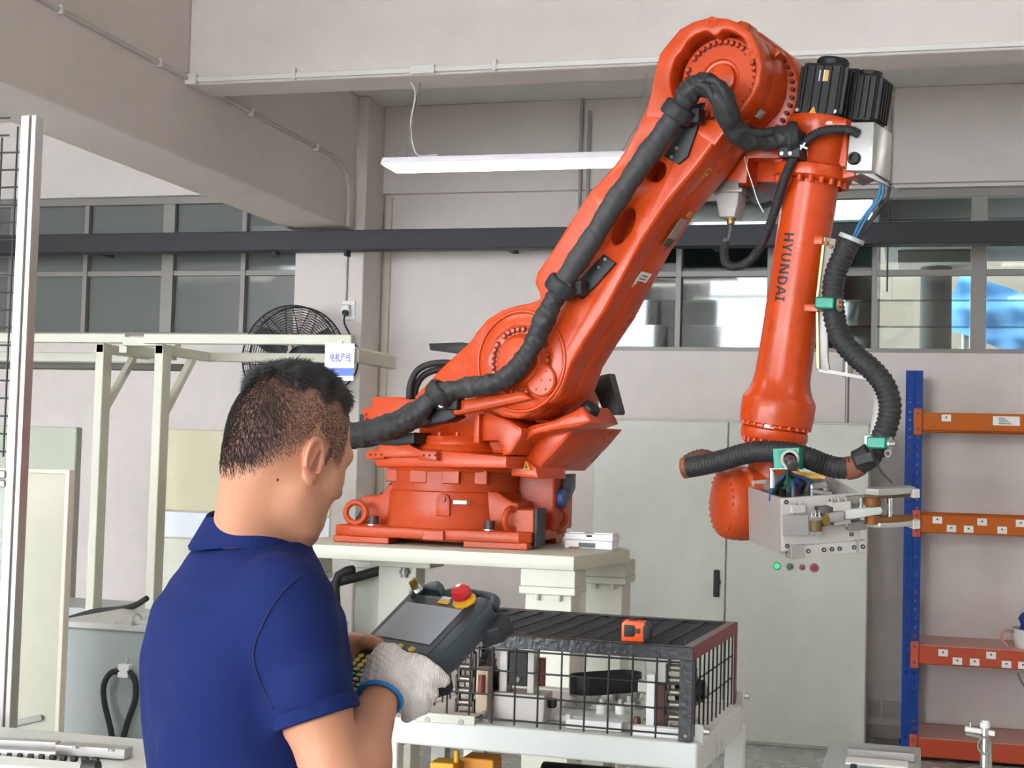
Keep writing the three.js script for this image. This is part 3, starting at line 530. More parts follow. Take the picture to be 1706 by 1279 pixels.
  const ang = arm('turret_arm', [
    slab([[0.35,0.321],[0.369,0.364],[0.384,0.394],[0.431,0.412],[0.504,0.427],[0.574,0.456],[0.602,0.472],[0.629,0.443],[0.64,0.42],[0.587,0.403],[0.506,0.392],[0.432,0.377]], 0.0, 0.2, { bevel: 0.012 }),
    slab([[0.302,0.321],[0.34,0.37],[0.42,0.397],[0.543,0.408],[0.496,0.353],[0.403,0.262],[0.343,0.266]], -0.22, 0.12, { bevel: 0.012 }),
  ], M.orange);
  const pin = [0.61,0.462];
  arm('pivot_cap', turned([[0, 0], [0.03, 0], [0.032, 0.01], [0.028, 0.03], [0, 0.03]], [pin[0] - 0.01, pin[1] - 0.01, 0.15], [pin[0] + 0.5, pin[1] + 0.55, 0.25], 24), M.black, ang);
  arm('shoulder', [slab([[-0.119,0.349],[-0.15,0.508],[-0.039,0.609],[0.073,0.696],[0.118,0.747],[0.239,0.745],[0.36,0.651],[0.444,0.55],[0.436,0.429],[0.322,0.367],[0.082,0.353]], -0.24, 0.055, { bevel: 0.015 })], M.orange);
  arm('valve_box', [slab([[-0.491,0.469],[-0.446,0.474],[-0.445,0.512],[-0.303,0.513],[-0.227,0.497],[-0.224,0.416],[-0.48,0.413]], -0.2, -0.1, { bevel: 0.005 })], M.orange);
  const vb = [[-0.472,0.447],[-0.471,0.429]];
  arm('valve_bolts', vb.map(([u, v]) => rod([u, v, -0.1], [u, v, -0.094], 0.006, 0.006, 10)), M.redOrange).userData.kind = 'stuff';
  arm('valve_plate', slab([[-0.5,0.446],[-0.478,0.447],[-0.477,0.42],[-0.499,0.419]], -0.17, -0.1), M.black);
  arm('limit_bar', slab([[-0.321,0.725],[-0.169,0.727],[-0.115,0.719],[-0.114,0.676],[-0.314,0.699]], -0.32, -0.28, { bevel: 0.004 }), M.black);
  arm('balancer_rod', slab([[0.485,0.592],[0.518,0.598],[0.56,0.468],[0.558,0.458],[0.505,0.456],[0.451,0.561]], -0.2, -0.15, { bevel: 0.004 }), std('#383c3f', 0.45, 0.3));
  for (const p of [[[-0.241,0.502,-0.05],[-0.237,0.556,-0.05],[-0.21,0.604,-0.05],[-0.166,0.626,-0.05],[-0.081,0.633,-0.05],[0.009,0.616,-0.05]], [[-0.24,0.503,-0.08],[-0.234,0.547,-0.08],[-0.209,0.584,-0.08],[-0.165,0.606,-0.08],[-0.087,0.614,-0.08]]]) arm('cable', sweep(p, 0.0125, 30, 9), M.rubber);
}
{
  // lower arm: a box casting with a round head at each end
  const J2 = [0.434,0.609], J3 = [1.073,1.466];
  const out = [[0.225,0.575],[0.228,0.642],[0.254,0.701],[0.298,0.747],[0.352,0.776],[0.413,0.79],[0.464,0.797],[0.494,0.809],[0.492,0.828],[0.475,0.858],[0.481,0.89],[0.506,0.924],[0.534,0.957],[0.6,1.051],[0.664,1.138],[0.724,1.191],[0.781,1.254],[0.817,1.311],[0.842,1.359],[0.863,1.413],[0.876,1.458],[0.885,1.504],[0.898,1.549],[0.928,1.582],[0.963,1.617],[1.008,1.635],[1.063,1.641],[1.118,1.63],[1.166,1.606],[1.201,1.572],[1.223,1.525],[1.229,1.474],[1.223,1.424],[1.205,1.387],[1.166,1.351],[1.127,1.308],[1.114,1.298],[1.034,1.193],[0.932,1.085],[0.852,0.975],[0.795,0.878],[0.728,0.759],[0.665,0.674],[0.616,0.601],[0.594,0.539],[0.576,0.501],[0.546,0.478],[0.505,0.471],[0.475,0.444],[0.427,0.426],[0.368,0.431],[0.308,0.456],[0.261,0.497]];
  const recess = ring2(J3[0], J3[1], 0.138, 56);
  // scallops where the rim carries its lugs
  const scal = recess.map(([x, y]) => { const a = Math.atan2(y - J3[1], x - J3[0]), d = (q) => Math.exp(-Math.pow((((a - q + Math.PI * 3) % (Math.PI * 2)) - Math.PI) / 0.13, 2)), k = 1 - 0.17 * d(1.52) - 0.1 * d(0.5) - 0.06 * d(2.45); return [J3[0] + (x - J3[0]) * k, J3[1] + (y - J3[1]) * k]; });
  const w1 = ring2(0.893,1.187, 0.031, 32, 0.033, -0.5), w2 = ring2(0.785,1.023, 0.03, 36, 0.062, -0.55), groove = [];
  const la = arm('lower_arm', [
    slab(out, 0.07, 0.205, { bevel: 0.02, steps: 3 }),
    slab([[0.852,1.356],[0.86,1.393],[0.869,1.421],[0.876,1.458],[0.885,1.504],[0.898,1.549],[0.928,1.582],[0.963,1.617],[1.008,1.635],[1.063,1.641],[1.118,1.63],[1.166,1.606],[1.201,1.572],[1.223,1.525],[1.231,1.474],[1.225,1.424],[1.207,1.387],[1.172,1.347],[1.131,1.304],[1.086,1.248],[0.946,1.34]], 0.2, 0.3, { bevel: 0.006, steps: 3, holes: [scal] }),
    slab([[0.225,0.575],[0.228,0.642],[0.254,0.701],[0.298,0.747],[0.352,0.776],[0.413,0.79],[0.464,0.797],[0.494,0.809],[0.492,0.828],[0.475,0.858],[0.481,0.89],[0.506,0.924],[0.534,0.957],[0.6,1.051],[0.664,1.138],[0.724,1.191],[0.781,1.254],[0.817,1.311],[0.84,1.357],[0.858,1.389],[0.905,1.362],[1.006,1.308],[1.065,1.299],[1.114,1.298],[1.034,1.193],[0.932,1.085],[0.852,0.975],[0.795,0.878],[0.728,0.759],[0.665,0.674],[0.616,0.601],[0.594,0.539],[0.576,0.501],[0.546,0.478],[0.505,0.471],[0.475,0.444],[0.427,0.426],[0.368,0.431],[0.308,0.456],[0.261,0.497]], 0.2, 0.2995, { bevel: 0.011, steps: 4, holes: [w1, w2] }),
  ], M.orange);
  arm('inner_web', slab([[0.637,0.974],[0.78,1.296],[0.927,1.246],[0.746,0.95]], 0.206, 0.212), M.orange, la);
  // elbow end face: gear cover, bolt ring, hub, lugs
  const f = 0.203;
  arm('gear_cover', [turned([[0, 0], [0.13, 0], [0.13, 0.028], [0.125, 0.034], [0.062, 0.034], [0.058, 0.028], [0.05, 0.026], [0.046, 0.038], [0.035, 0.042], [0, 0.042]], [J3[0], J3[1], f], [J3[0], J3[1], 1], 64)], M.orange, la);
  const ringB = [], ringH = [];
  for (let k = 0; k < 36; k++) if (k % 12 !== 3) { const a = (k / 36) * Math.PI * 2, x = J3[0] + 0.112 * Math.cos(a), y = J3[1] + 0.112 * Math.sin(a); ringB.push(rod([x, y, f + 0.03], [x, y, f + 0.044], 0.0068, 0.0062, 8)); ringH.push(new THREE.TorusGeometry(0.0085, 0.0022, 6, 14).translate(x, y, f + 0.034)); }
  arm('bolt_ring', ringB, M.orange, la).userData.kind = 'stuff'; arm('bolt_seats', ringH, M.seatShadeDirt, la).userData.kind = 'stuff';  // dark rings carry painted shade and dirt round the bolts
  for (const [px, py] of [[1.068,1.624],[1.199,1.513]]) arm('lug', [turned([[0, 0], [0.018, 0], [0.018, 0.003], [0.008, 0.003], [0.006, -0.004], [0, -0.004]], [px, py, 0.299], [px, py, 1], 20)], M.orange, la);
  for (const [p, z0, z1] of [[[[1.13,1.627],[1.144,1.632],[1.167,1.622],[1.175,1.595],[1.158,1.583]], 0.18, 0.26], [[[1.22,1.548],[1.239,1.555],[1.248,1.536],[1.232,1.523]], 0.14, 0.2]]) arm('rim_boss', slab(p, z0, z1, { bevel: 0.004 }), M.orange, la);
  arm('pad', slab([[1.163,1.369],[1.178,1.389],[1.19,1.385],[1.188,1.368],[1.171,1.351],[1.162,1.354]], 0.15, 0.205, { bevel: 0.003 }), std('#c6bcc4', 0.5), la, 'pale grey sensor pad');
  // shoulder end face
  arm('groove_ring', new THREE.TorusGeometry(0.16, 0.006, 8, 72).translate(J2[0], J2[1], 0.3), M.orange, la);
  const hub = arm('shoulder_cover', [turned([[0.158, 0], [0.15, 0.006], [0.118, 0.008], [0.112, 0.004], [0.09, 0.004], [0.084, 0.009], [0.082, 0.016], [0.074, 0.026], [0.05, 0.03], [0, 0.031]], [J2[0], J2[1], 0.297], [J2[0], J2[1], 1], 64)], M.orange, la);
  const b2 = [], b3 = [];
  for (let k = 0; k < 34; k++) { const a = (k / 34) * Math.PI * 2; if (k === 7 || k === 13 || k === 2) continue; const x = J2[0] + 0.102 * Math.cos(a), y = J2[1] + 0.102 * Math.sin(a); b2.push(rod([x, y, 0.3], [x, y, 0.311], 0.0066, 0.006, 8)); b3.push(new THREE.TorusGeometry(0.0084, 0.0022, 6, 12).translate(x, y, 0.3035)); }
  arm('bolt_ring', b2, M.orange, hub).userData.kind = 'stuff'; arm('bolt_seats', b3, M.seatShadeDirt, hub).userData.kind = 'stuff';
  const pc = [0.517,0.548];
  arm('round_cover', [turned([[0.056, 0], [0.053, 0.002], [0.052, 0.014], [0.047, 0.018], [0, 0.018]], [pc[0], pc[1], 0.299], [pc[0], pc[1], 1], 40), ...Array.from({ length: 7 }, (_, k) => { const a = k / 6 * Math.PI * 2, r = k < 6 ? 0.034 : 0; return rod([pc[0] + r * Math.cos(a), pc[1] + r * Math.sin(a), 0.31], [pc[0] + r * Math.cos(a), pc[1] + r * Math.sin(a), 0.321], 0.0048, 0.0044, 8); })], M.orange, la);
  // hose carrier bar below the shoulder, hose brackets, stickers
  arm('carrier_bar', slab([[0.183,0.479],[0.303,0.495],[0.455,0.511],[0.504,0.488],[0.465,0.48],[0.304,0.449],[0.206,0.432]], 0.3, 0.335, { bevel: 0.01 }), M.orange, la);
  arm('bracket', [slab([[0.977,1.375],[1.055,1.38],[1.037,1.315],[1.004,1.221],[0.973,1.2],[0.925,1.228],[0.959,1.285]], 0.3, 0.312, { bevel: 0.002 })], M.black, la);
  arm('bracket', [slab([[0.657,0.879],[0.728,0.937],[0.769,0.908],[0.7,0.84],[0.652,0.8],[0.615,0.833]], 0.3, 0.312, { bevel: 0.002 })], M.black, la);
  for (const [u, v] of [[0.968,1.249],[0.952,1.223],[0.734,0.922],[0.713,0.898]]) arm('screw', turned([[0, 0.005], [0.005, 0.004], [0.006, 0]], [u, v, 0.311], [u, v, 1], 12), M.steel, la);
  // stickers on the lower right flank of the arm
  const d = [0.795,0.878], e2 = [1.034,1.193], L = Math.hypot(e2[0] - d[0], e2[1] - d[1]), ux = (e2[0] - d[0]) / L, uy = (e2[1] - d[1]) / L;
  const flank = (s, w, a, b2) => { const g = new THREE.BoxGeometry(a, b2, 0.0012); g.applyMatrix4(new THREE.Matrix4().makeBasis(V(ux, uy, 0), V(0, 0, 1), V(uy, -ux, 0))); return g.translate(d[0] + ux * s + uy * 0.0012, d[1] + uy * s - ux * 0.0012, w); };
  const st1 = arm('sticker', flank(-0.01, 0.17, 0.062, 0.075), stick, la, 'white data sticker');
  for (let k = 0; k < 4; k++) arm('print', flank(-0.028 + k * 0.012, 0.17, 0.004, k === 0 ? 0.03 : 0.055 - 0.006 * k).translate(0.0004, -0.0003, 0), ink, st1);
  const st2 = arm('sticker', flank(0.175, 0.165, 0.10, 0.05), std('#9a8f86', 0.5), la, 'grey serial plate');
  arm('print', [flank(0.137, 0.165, 0.03, 0.05)].map((g) => g.translate(0.0005, -0.0004, 0)), std('#4a4540', 0.6), st2);
  { const w = [0.383,0.275]; arm('warning_triangle', slab([[w[0] - 0.014, w[1] - 0.012], [w[0] + 0.014, w[1] - 0.012], [w[0], w[1] + 0.016]], 0.15, 0.1612), M.yellow); arm('warning_mark', slab([[w[0] - 0.004, w[1] - 0.008], [w[0] + 0.005, w[1] - 0.008], [w[0], w[1] + 0.008]], 0.161, 0.1618), M.black); }
  arm('sticker', flank(L - 0.005, 0.22, 0.026, 0.026), M.yellow, la, 'yellow warning sticker'); arm('print', flank(L - 0.005, 0.22, 0.012, 0.01).translate(0.0005, -0.0004, 0), ink, la);
  arm('sticker', flank(0.245, 0.15, 0.02, 0.03), std('#c88a2a', 0.5), la, 'faded yellow mark');
}
{
  // upper arm: elbow housing, motors, wrist tube
  const K = [1.086,1.453], a = [1.309,1.369,0], b = [1.17,0.353,0], dirL = Math.hypot(b[0] - a[0], b[1] - a[1]), dx = (b[0] - a[0]) / dirL, dy = (b[1] - a[1]) / dirL;
  const along = (s, r = 0, w = 0) => [a[0] + dx * s - dy * r, a[1] + dy * s + dx * r, w];     // s along the tube, r to the right of it
  const tube = (g) => g.applyMatrix4(new THREE.Matrix4().makeBasis(V(-dy, dx, 0), V(-dx, -dy, 0), V(0, 0, 1))).translate(a[0], a[1], 0);   // y up the tube
  const S = (py) => { const q = (py - 200) / (746 - 200); return q * dirL; };
  const ua = arm('upper_arm', [
    slab([...ring2(K[0], K[1], 0.178, 60)], -0.2, 0.062, { bevel: 0.016, steps: 3 }),
    slab([[1.069,1.687],[1.118,1.658],[1.159,1.62],[1.19,1.57],[1.211,1.513],[1.239,1.443],[1.249,1.374],[1.41,1.354],[1.408,1.202],[1.181,1.219],[1.16,1.253],[1.072,1.264],[1.018,1.319],[1.012,1.591]], -0.12, 0.035, { bevel: 0.014, steps: 3 }),
  ], M.orange);
  arm('elbow_flange', [turned([[0.1, 0], [0.166, 0], [0.17, 0.006], [0.17, 0.02], [0.15, 0.03], [0.1, 0.03]], [K[0], K[1], 0.045], [K[0], K[1], 1], 72)], M.orange, ua);
  const eb = []; for (let k = 0; k < 40; k++) { const q = k / 40 * Math.PI * 2; eb.push(rod([K[0] + 0.158 * Math.cos(q), K[1] + 0.158 * Math.sin(q), 0.06], [K[0] + 0.158 * Math.cos(q), K[1] + 0.158 * Math.sin(q), 0.085], 0.007, 0.007, 8)); }
  arm('flange_bolts', eb, M.seatShadeDirt, ua).userData.kind = 'stuff';
  arm('motor_mount', [slab([[0.976,1.192],[0.999,1.263],[1.028,1.318],[1.198,1.301],[1.199,1.248],[1.094,1.257],[1.088,1.178]], -0.19, 0.05, { bevel: 0.008 }), slab([[1.059,1.196],[1.064,1.269],[1.172,1.268],[1.186,1.194],[1.155,1.12]], -0.2, -0.03, { bevel: 0.008 })], M.orange, ua);
  for (const [p, z0, z1] of [[[[1.251,1.353],[1.302,1.348],[1.306,1.234],[1.249,1.239]], 0.02, 0.1], [[[1.293,1.358],[1.419,1.342],[1.42,1.319],[1.294,1.334]], 0.02, 0.085], [[[1.399,1.194],[1.437,1.2],[1.438,1.173],[1.399,1.168]], 0.0, 0.06]]) arm('clamp_base', slab(p, z0, z1, { bevel: 0.005 }), M.orange, ua);
  arm('label_plate', slab([[1.341,1.344],[1.375,1.34],[1.375,1.331],[1.341,1.334]], 0.085, 0.087), std('#cfc6c0', 0.5), ua, 'small pale plate');
  arm('gearbox', turned([[0, 0], [0.1, 0], [0.104, 0.01], [0.1, 0.03], [0.098, 0.135], [0.104, 0.145], [0.12, 0.152], [0.123, 0.165], [0.12, 0.185], [0.112, 0.19], [0.09, 0.195], [0, 0.195]], along(0), along(1), 64), M.orange);
  const gb = []; for (let k = 0; k < 20; k++) { const q = k / 20 * Math.PI * 2; gb.push(tube(rod([0.106 * Math.cos(q), -0.187, 0.106 * Math.sin(q)], [0.106 * Math.cos(q), -0.207, 0.106 * Math.sin(q)], 0.0085, 0.0085, 10))); }
  arm('gearbox_bolts', gb, M.orange).userData.kind = 'stuff';
  const wt = arm('wrist_tube', turned([[0, 0.19], [0.086, 0.19], [0.084, 0.21], [0.083, 0.4], [0.083, S(560)], [0.086, S(628)], [0.09, S(640)], [0.098, S(653)], [0.11, S(663)], [0.114, S(668)], [0.114, S(690)], [0.111, S(706)], [0.104, S(708)], [0.104, S(712)], [0.098, S(714)], [0, S(714)]], along(0), along(1), 72), M.orange);
  arm('wrist_flange', turned([[0, S(713)], [0.095, S(713)], [0.103, S(716)], [0.104, S(728)], [0.1, S(732)], [0.09, S(734)], [0.088, S(742)], [0, S(742)]], along(0), along(1), 64), M.orange);
  const wb = [], wb2 = []; for (let k = 0; k < 24; k++) { const q = k / 24 * Math.PI * 2; wb.push(tube(rod([0.094 * Math.cos(q), -S(731), 0.094 * Math.sin(q)], [0.094 * Math.cos(q), -S(739), 0.094 * Math.sin(q)], 0.006, 0.006, 8))); wb2.push(tube(rod([0.105 * Math.cos(q), -S(698), 0.105 * Math.sin(q)], [0.105 * Math.cos(q), -S(711), 0.105 * Math.sin(q)], 0.006, 0.006, 8))); }
  arm('flange_bolts', wb, M.orange).userData.kind = 'stuff'; arm('ring_bolts', wb2, M.orange, wt).userData.kind = 'stuff';
  arm('tag_plate', tube(new THREE.CylinderGeometry(0.106, 0.106, 0.014, 12, 1, true, 0.05, 0.28).translate(0, -S(709), 0)), std('#d6d0cc', 0.4), wt, 'small silver tag');
  // lettering down the tube
  const c = document.createElement('canvas'); c.width = 1024; c.height = 256; const x = c.getContext('2d'); x.clearRect(0, 0, 1024, 256); x.fillStyle = '#171414'; x.font = 'bold 210px sans-serif'; x.textBaseline = 'middle';
  const tw = x.measureText('HYUNDAI').width; x.save(); x.scale(980 / tw, 1); x.fillText('HYUNDAI', 20 * tw / 980, 132); x.restore();
  const tx = new THREE.CanvasTexture(c); tx.colorSpace = THREE.SRGBColorSpace;
  const y0 = S(390), y1 = S(510), half = 0.029, R = 0.0838, n = 10, pos = [], uv = [], idx = [];
  for (let i = 0; i <= n; i++) for (const j of [0, 1]) { const ph = -0.18 + ((i / n) * 2 - 1) * (half / R); pos.push(R * Math.sin(ph), -(j ? y1 : y0), R * Math.cos(ph)); uv.push(j, i / n); }
  for (let i = 0; i < n; i++) { const q = i * 2; idx.push(q, q + 1, q + 2, q + 1, q + 3, q + 2); }
  const lg = new THREE.BufferGeometry(); lg.setAttribute('position', new THREE.Float32BufferAttribute(pos, 3)); lg.setAttribute('uv', new THREE.Float32BufferAttribute(uv, 2)); lg.setIndex(idx); lg.computeVertexNormals(); lg.userData.ownUV = true;
  arm('lettering', tube(lg), new THREE.MeshStandardMaterial({ map: tx, transparent: true, roughness: 0.5 }), wt, 'black lettering HYUNDAI');
  // finned black motors on top of the housing
  const motor = (cx, base0, w, hw, hh, fins, hw2 = hw) => {
    const g = [tube(box(hw * 2, hh, hw2 * 2, cx, base0 + hh / 2, w, 0.012, 2))];
    if (fins) for (let k = 0; k < 5; k++) for (const s of [-1, 1]) { g.push(tube(box(0.008, hh * 0.86, 0.01, cx + s * 0 - hw + (k + 0.5) * hw * 0.4, base0 + hh * 0.5, w + s * (hw2 + 0.003), 0.002))); g.push(tube(box(0.012, hh * 0.86, 0.008, cx + s * (hw + 0.004), base0 + hh * 0.5, w - hw2 + (k + 0.5) * hw2 * 0.4, 0.002))); }
    return g;
  };
  const m1 = arm('motor', [...motor(0.012, -0.004, 0.0, 0.066, 0.165, true, 0.075), tube(turned([[0, 0], [0.048, 0], [0.05, 0.02], [0.044, 0.028], [0, 0.03]], [0.012, 0.16, 0], [0.012, 1, 0], 28)), tube(box(0.1, 0.02, 0.12, 0.012, 0.15, 0.0, 0.006))], M.black, robot, 'black motor with yellow labels');
  arm('label', tube(box(0.034, 0.034, 0.002, 0.025, 0.12, 0.0765, 0)), std('#d6a63a', 0.5), m1); arm('label', tube(box(0.018, 0.034, 0.0022, 0.012, 0.12, 0.0766, 0)), std('#cfcfd4', 0.5), m1);
  arm('warning_triangle', tube(slab([[-0.015, 0], [0.015, 0], [0, 0.026]], 0.0755, 0.0775)).translate(0, 0, 0), M.yellow, m1);
  for (const q of [-0.05, 0.07]) arm('bolt', tube(rod([q, 0.012, 0.075], [q, 0.012, 0.082], 0.006, 0.006, 8)), M.steel, m1);
  arm('motor', [...motor(0.115, 0.0, -0.06, 0.05, 0.15, true, 0.06), tube(turned([[0, 0], [0.036, 0], [0.036, 0.015], [0, 0.018]], [0.115, 0.15, -0.06], [0.115, 1, -0.06], 24))], M.black, robot);
  arm('motor', [...motor(0.01, 0.0, -0.17, 0.05, 0.19, true, 0.06)], M.black, robot);
  arm('motor', [...motor(-0.068, 0.02, -0.02, 0.02, 0.11, false, 0.05)], M.black, robot);
  // grey junction box
  const jb = arm('junction_box', slab([[1.437,1.328],[1.508,1.323],[1.503,1.177],[1.425,1.185]], -0.085, 0.1, { bevel: 0.003 }), std('#a8a6a2', 0.42, 0.35, { roughnessMap: T.rough }));
  arm('gland', turned([[0, 0], [0.017, 0], [0.02, 0.008], [0.016, 0.016], [0.012, 0.016], [0.011, 0.004], [0, 0.004]], [1.45,1.217,0.1], [1.45,1.217, 1], 24), M.black, jb);
  arm('bracket', slab([[1.398,1.201],[1.478,1.193],[1.541,1.139],[1.512,1.152],[1.456,1.182],[1.419,1.17],[1.397,1.183]], -0.085, 0.05, { bevel: 0.002 }), M.aluDark, jb);
  for (const p of [[[1.502,1.168,0],[1.492,1.113,0],[1.466,1.079,0],[1.437,1.04,0],[1.416,0.993,0]], [[1.511,1.163,0],[1.503,1.116,0],[1.47,1.075,0],[1.445,1.032,0],[1.423,0.993,0]]]) arm('wire', sweep(p, 0.0045, 20, 6), std('#2f6f96', 0.5));
  for (const p of [[[1.521,1.153,-0.01],[1.518,1.117,-0.01],[1.489,1.079,-0.01],[1.46,1.04,-0.01],[1.435,0.994,-0.01]], [[1.531,1.153,0.01],[1.528,1.124,0.01],[1.51,1.083,0.01],[1.474,1.04,0.01],[1.434,0.984,0.01]], [[1.513,1.091,0.02],[1.491,1.056,0.02],[1.466,1.024,0.02],[1.441,0.986,0.02]]]) arm('wire', sweep(p, 0.004, 20, 6), M.rubber);
  // multi-pole connector hanging below the motor mount
  const mc = arm('connector', [slab([[0.978,1.163],[1.056,1.158],[1.055,1.124],[1.043,1.078],[0.992,1.081],[0.981,1.128]], -0.035, 0.035, { bevel: 0.006 })], std('#b7b3b0', 0.5), robot, 'grey multi-pole connector');
  arm('hood', [slab([[0.971,1.199],[1.061,1.192],[1.062,1.169],[1.074,1.164],[1.074,1.153],[0.959,1.161],[0.959,1.172],[0.971,1.175]], -0.05, 0.05, { bevel: 0.003 })], std('#8f8780', 0.4, 0.4), mc);
  arm('mount_plate', slab([[0.935,1.214],[1.17,1.193],[1.171,1.14],[1.091,1.122],[1.05,1.148],[1.049,1.187],[0.935,1.195]], -0.1, -0.03, { bevel: 0.003 }), M.tray, mc);
  arm('gland', [turned([[0, 0], [0.017, 0], [0.017, 0.008], [0.013, 0.01], [0.013, 0.022], [0.01, 0.024], [0, 0.024]], [1.017,1.084,0], [1.018,1.01,0], 20)], M.brass, mc);
  arm('cable', [sweep([[1.017,1.064,0],[1.016,1.039,0],[1.01,1.007,0]], 0.006, 10, 8), rod([1.006,1.015,0], [1.002,1.004,0], 0.012, 0.012, 14)], std('#5a5a58', 0.5), mc);
  arm('loop_hose', corrugated([[1.008,1.002,0.02],[1.005,0.96,0.02],[1.016,0.931,0.02],[1.045,0.922,0.02],[1.087,0.936,0.02],[1.122,0.974,0.02],[1.168,1.042,0.05],[1.22,1.134,0.1],[1.268,1.215,0.14],[1.299,1.262,0.14],[1.348,1.297,0.135],[1.396,1.305,0.125],[1.443,1.3,0.11],[1.462,1.29,0.1]], 0.0145, 0.0065, 0.14), M.rubber);
  arm('cable_tie', [bar([1.292,1.263,0.162], [1.326,1.246,0.162], 0.006, 0.003), bar([1.303,1.244,0.164], [1.319,1.264,0.164], 0.006, 0.003)], M.white);
  arm('white_thread', sweep([[1.084,1.26,0.06],[1.097,1.215,0.06],[1.114,1.167,0.06],[1.131,1.118,0.06],[1.151,1.081,0.06]], 0.0022, 16, 5), M.white);
}
{
  // black sleeve of the dress pack with its clamps
  const wrinkled = (g, r, k) => { const p = g.attributes.position, n = g.attributes.normal; for (let i = 0; i < p.count; i++) { const x = p.getX(i), y = p.getY(i), z = p.getZ(i), a = Math.sin((x - y) * 95 + k + 1.6 * Math.sin(z * 60 + x * 40)), b = Math.sin((x + y) * 150 - z * 120 + k * 2), c = Math.sin(x * 260 + y * 310 + z * 190); const d = r * (0.07 * a * Math.abs(a) + 0.045 * b + 0.02 * c); p.setXYZ(i, x + n.getX(i) * d, y + n.getY(i) * d, z + n.getZ(i) * d); } g.computeVertexNormals(); return g; };
  const lumpy = (r, k) => (t) => r * (1 + 0.05 * Math.sin(t * 23 + k) + 0.04 * Math.sin(t * 51 + k * 2));
  const sleeve = (n, pts, r, seg, m = M.sleeve) => { const g = wrinkled(sweep(pts, lumpy(r, n), seg * 2, 28), r * (n === 3 ? 0.35 : 0.9), n); return arm('dress_sleeve', g, m); };
  sleeve(5, [[-0.406,0.341,0.16],[-0.269,0.345,0.2],[-0.109,0.366,0.28],[0.024,0.399,0.33],[0.113,0.435,0.34]], 0.026, 40);
  sleeve(6, [[-0.407,0.386,0.16],[-0.271,0.391,0.2],[-0.123,0.407,0.28],[0,0.43,0.34],[0.09,0.466,0.36]], 0.022, 40);
  sleeve(1, [[-0.375,0.356,0.2],[-0.266,0.359,0.24],[-0.145,0.369,0.3],[-0.042,0.388,0.34],[0.032,0.41,0.36],[0.091,0.44,0.37],[0.134,0.479,0.37],[0.178,0.503,0.37]], 0.032, 60);
  sleeve(2, [[0.166,0.505,0.37],[0.224,0.512,0.37],[0.281,0.522,0.37],[0.338,0.528,0.37],[0.394,0.539,0.37],[0.442,0.566,0.37],[0.476,0.598,0.37],[0.505,0.635,0.37],[0.534,0.685,0.37],[0.558,0.738,0.37],[0.583,0.784,0.37],[0.611,0.83,0.37]], 0.032, 90);
  sleeve(3, [[0.607,0.826,0.37],[0.654,0.893,0.37],[0.715,0.974,0.37],[0.774,1.06,0.37],[0.843,1.151,0.37],[0.911,1.237,0.37],[0.963,1.301,0.37],[0.998,1.345,0.37]], 0.034, 70, std('#353335', 0.62, 0, { bumpMap: T.grain, bumpScale: 0.0008 }));
  sleeve(4, [[0.994,1.342,0.37],[1.016,1.376,0.37],[1.035,1.403,0.37],[1.06,1.418,0.37],[1.093,1.413,0.37],[1.12,1.394,0.37],[1.14,1.36,0.37],[1.143,1.327,0.34],[1.146,1.299,0.3],[1.157,1.279,0.26],[1.179,1.274,0.22],[1.213,1.281,0.18],[1.248,1.286,0.16],[1.274,1.287,0.15]], 0.035, 110);
  // folds lying along the loose sleeve
  for (const o of [-0.018, 0.016]) arm('sleeve_fold', sweep([[1.084,1.42,0.385],[1.115,1.409,0.385],[1.138,1.378,0.385],[1.145,1.34,0.36],[1.148,1.307,0.32],[1.159,1.286,0.28],[1.185,1.281,0.24],[1.217,1.288,0.2]].map(([x, y, z]) => [x + o, y + o * 0.3, z + 0.014]), lumpy(0.012, o * 90), 60, 8), M.sleeve);
  const clamp = (p, q, label) => {   // a split collar round the sleeve from p towards q
    const k = arm('sleeve_clamp', [turned([[0.034, 0], [0.046, 0], [0.05, 0.006], [0.05, 0.04], [0.046, 0.046], [0.034, 0.046]], p, q, 28)], M.rubber, robot);
    return k;
  };
  const lugs = (k, p, s) => { arm('clamp_block', box(0.085, 0.045, 0.05, p[0] + 0.012, p[1] - 0.012, p[2] - 0.035, 0.006).rotateZ(0), M.rubber, k); arm('clamp_screw', turned([[0, 0.01], [0.009, 0.008], [0.011, 0]], [p[0] + s[0], p[1] + s[1], p[2] + 0.012], [p[0] + s[0], p[1] + s[1], p[2] + 1], 14), M.steel, k); };
  let k = clamp([0.162,0.485,0.37], [0.2,0.532,0.37]); lugs(k, [0.179,0.485,0.37], [0.012, -0.02]);
  k = clamp([0.599,0.815,0.37], [0.636,0.866,0.37]); lugs(k, [0.624,0.844,0.37], [0.02, -0.012]);
  k = clamp([0.982,1.325,0.37], [1.017,1.372,0.37]); lugs(k, [1.005,1.345,0.37], [0.02, -0.012]);
  arm('hose_bracket', [slab([[0.053,0.435],[0.104,0.478],[0.175,0.479],[0.215,0.428],[0.178,0.412],[0.117,0.404],[0.079,0.391]], 0.27, 0.335, { bevel: 0.004 }), slab([[-0.199,0.336],[-0.179,0.348],[-0.045,0.371],[0.028,0.376],[0.029,0.34],[-0.044,0.33]], 0.2, 0.3, { bevel: 0.006 })], M.black);
  const eb = arm('sleeve_clamp', [slab([[1.236,1.311],[1.3,1.306],[1.305,1.221],[1.241,1.226]], 0.1, 0.17, { bevel: 0.004 }), turned([[0.03, 0], [0.046, 0], [0.05, 0.008], [0.046, 0.03], [0.03, 0.03]], [1.261,1.286,0.155], [1.291,1.287,0.145], 26)], M.rubber);
  for (const [u, v] of [[1.249,1.236],[1.276,1.234]]) arm('clamp_screw', turned([[0, 0.006], [0.006, 0.005], [0.007, 0]], [u, v, 0.169], [u, v, 1], 12), M.steel, eb);
}
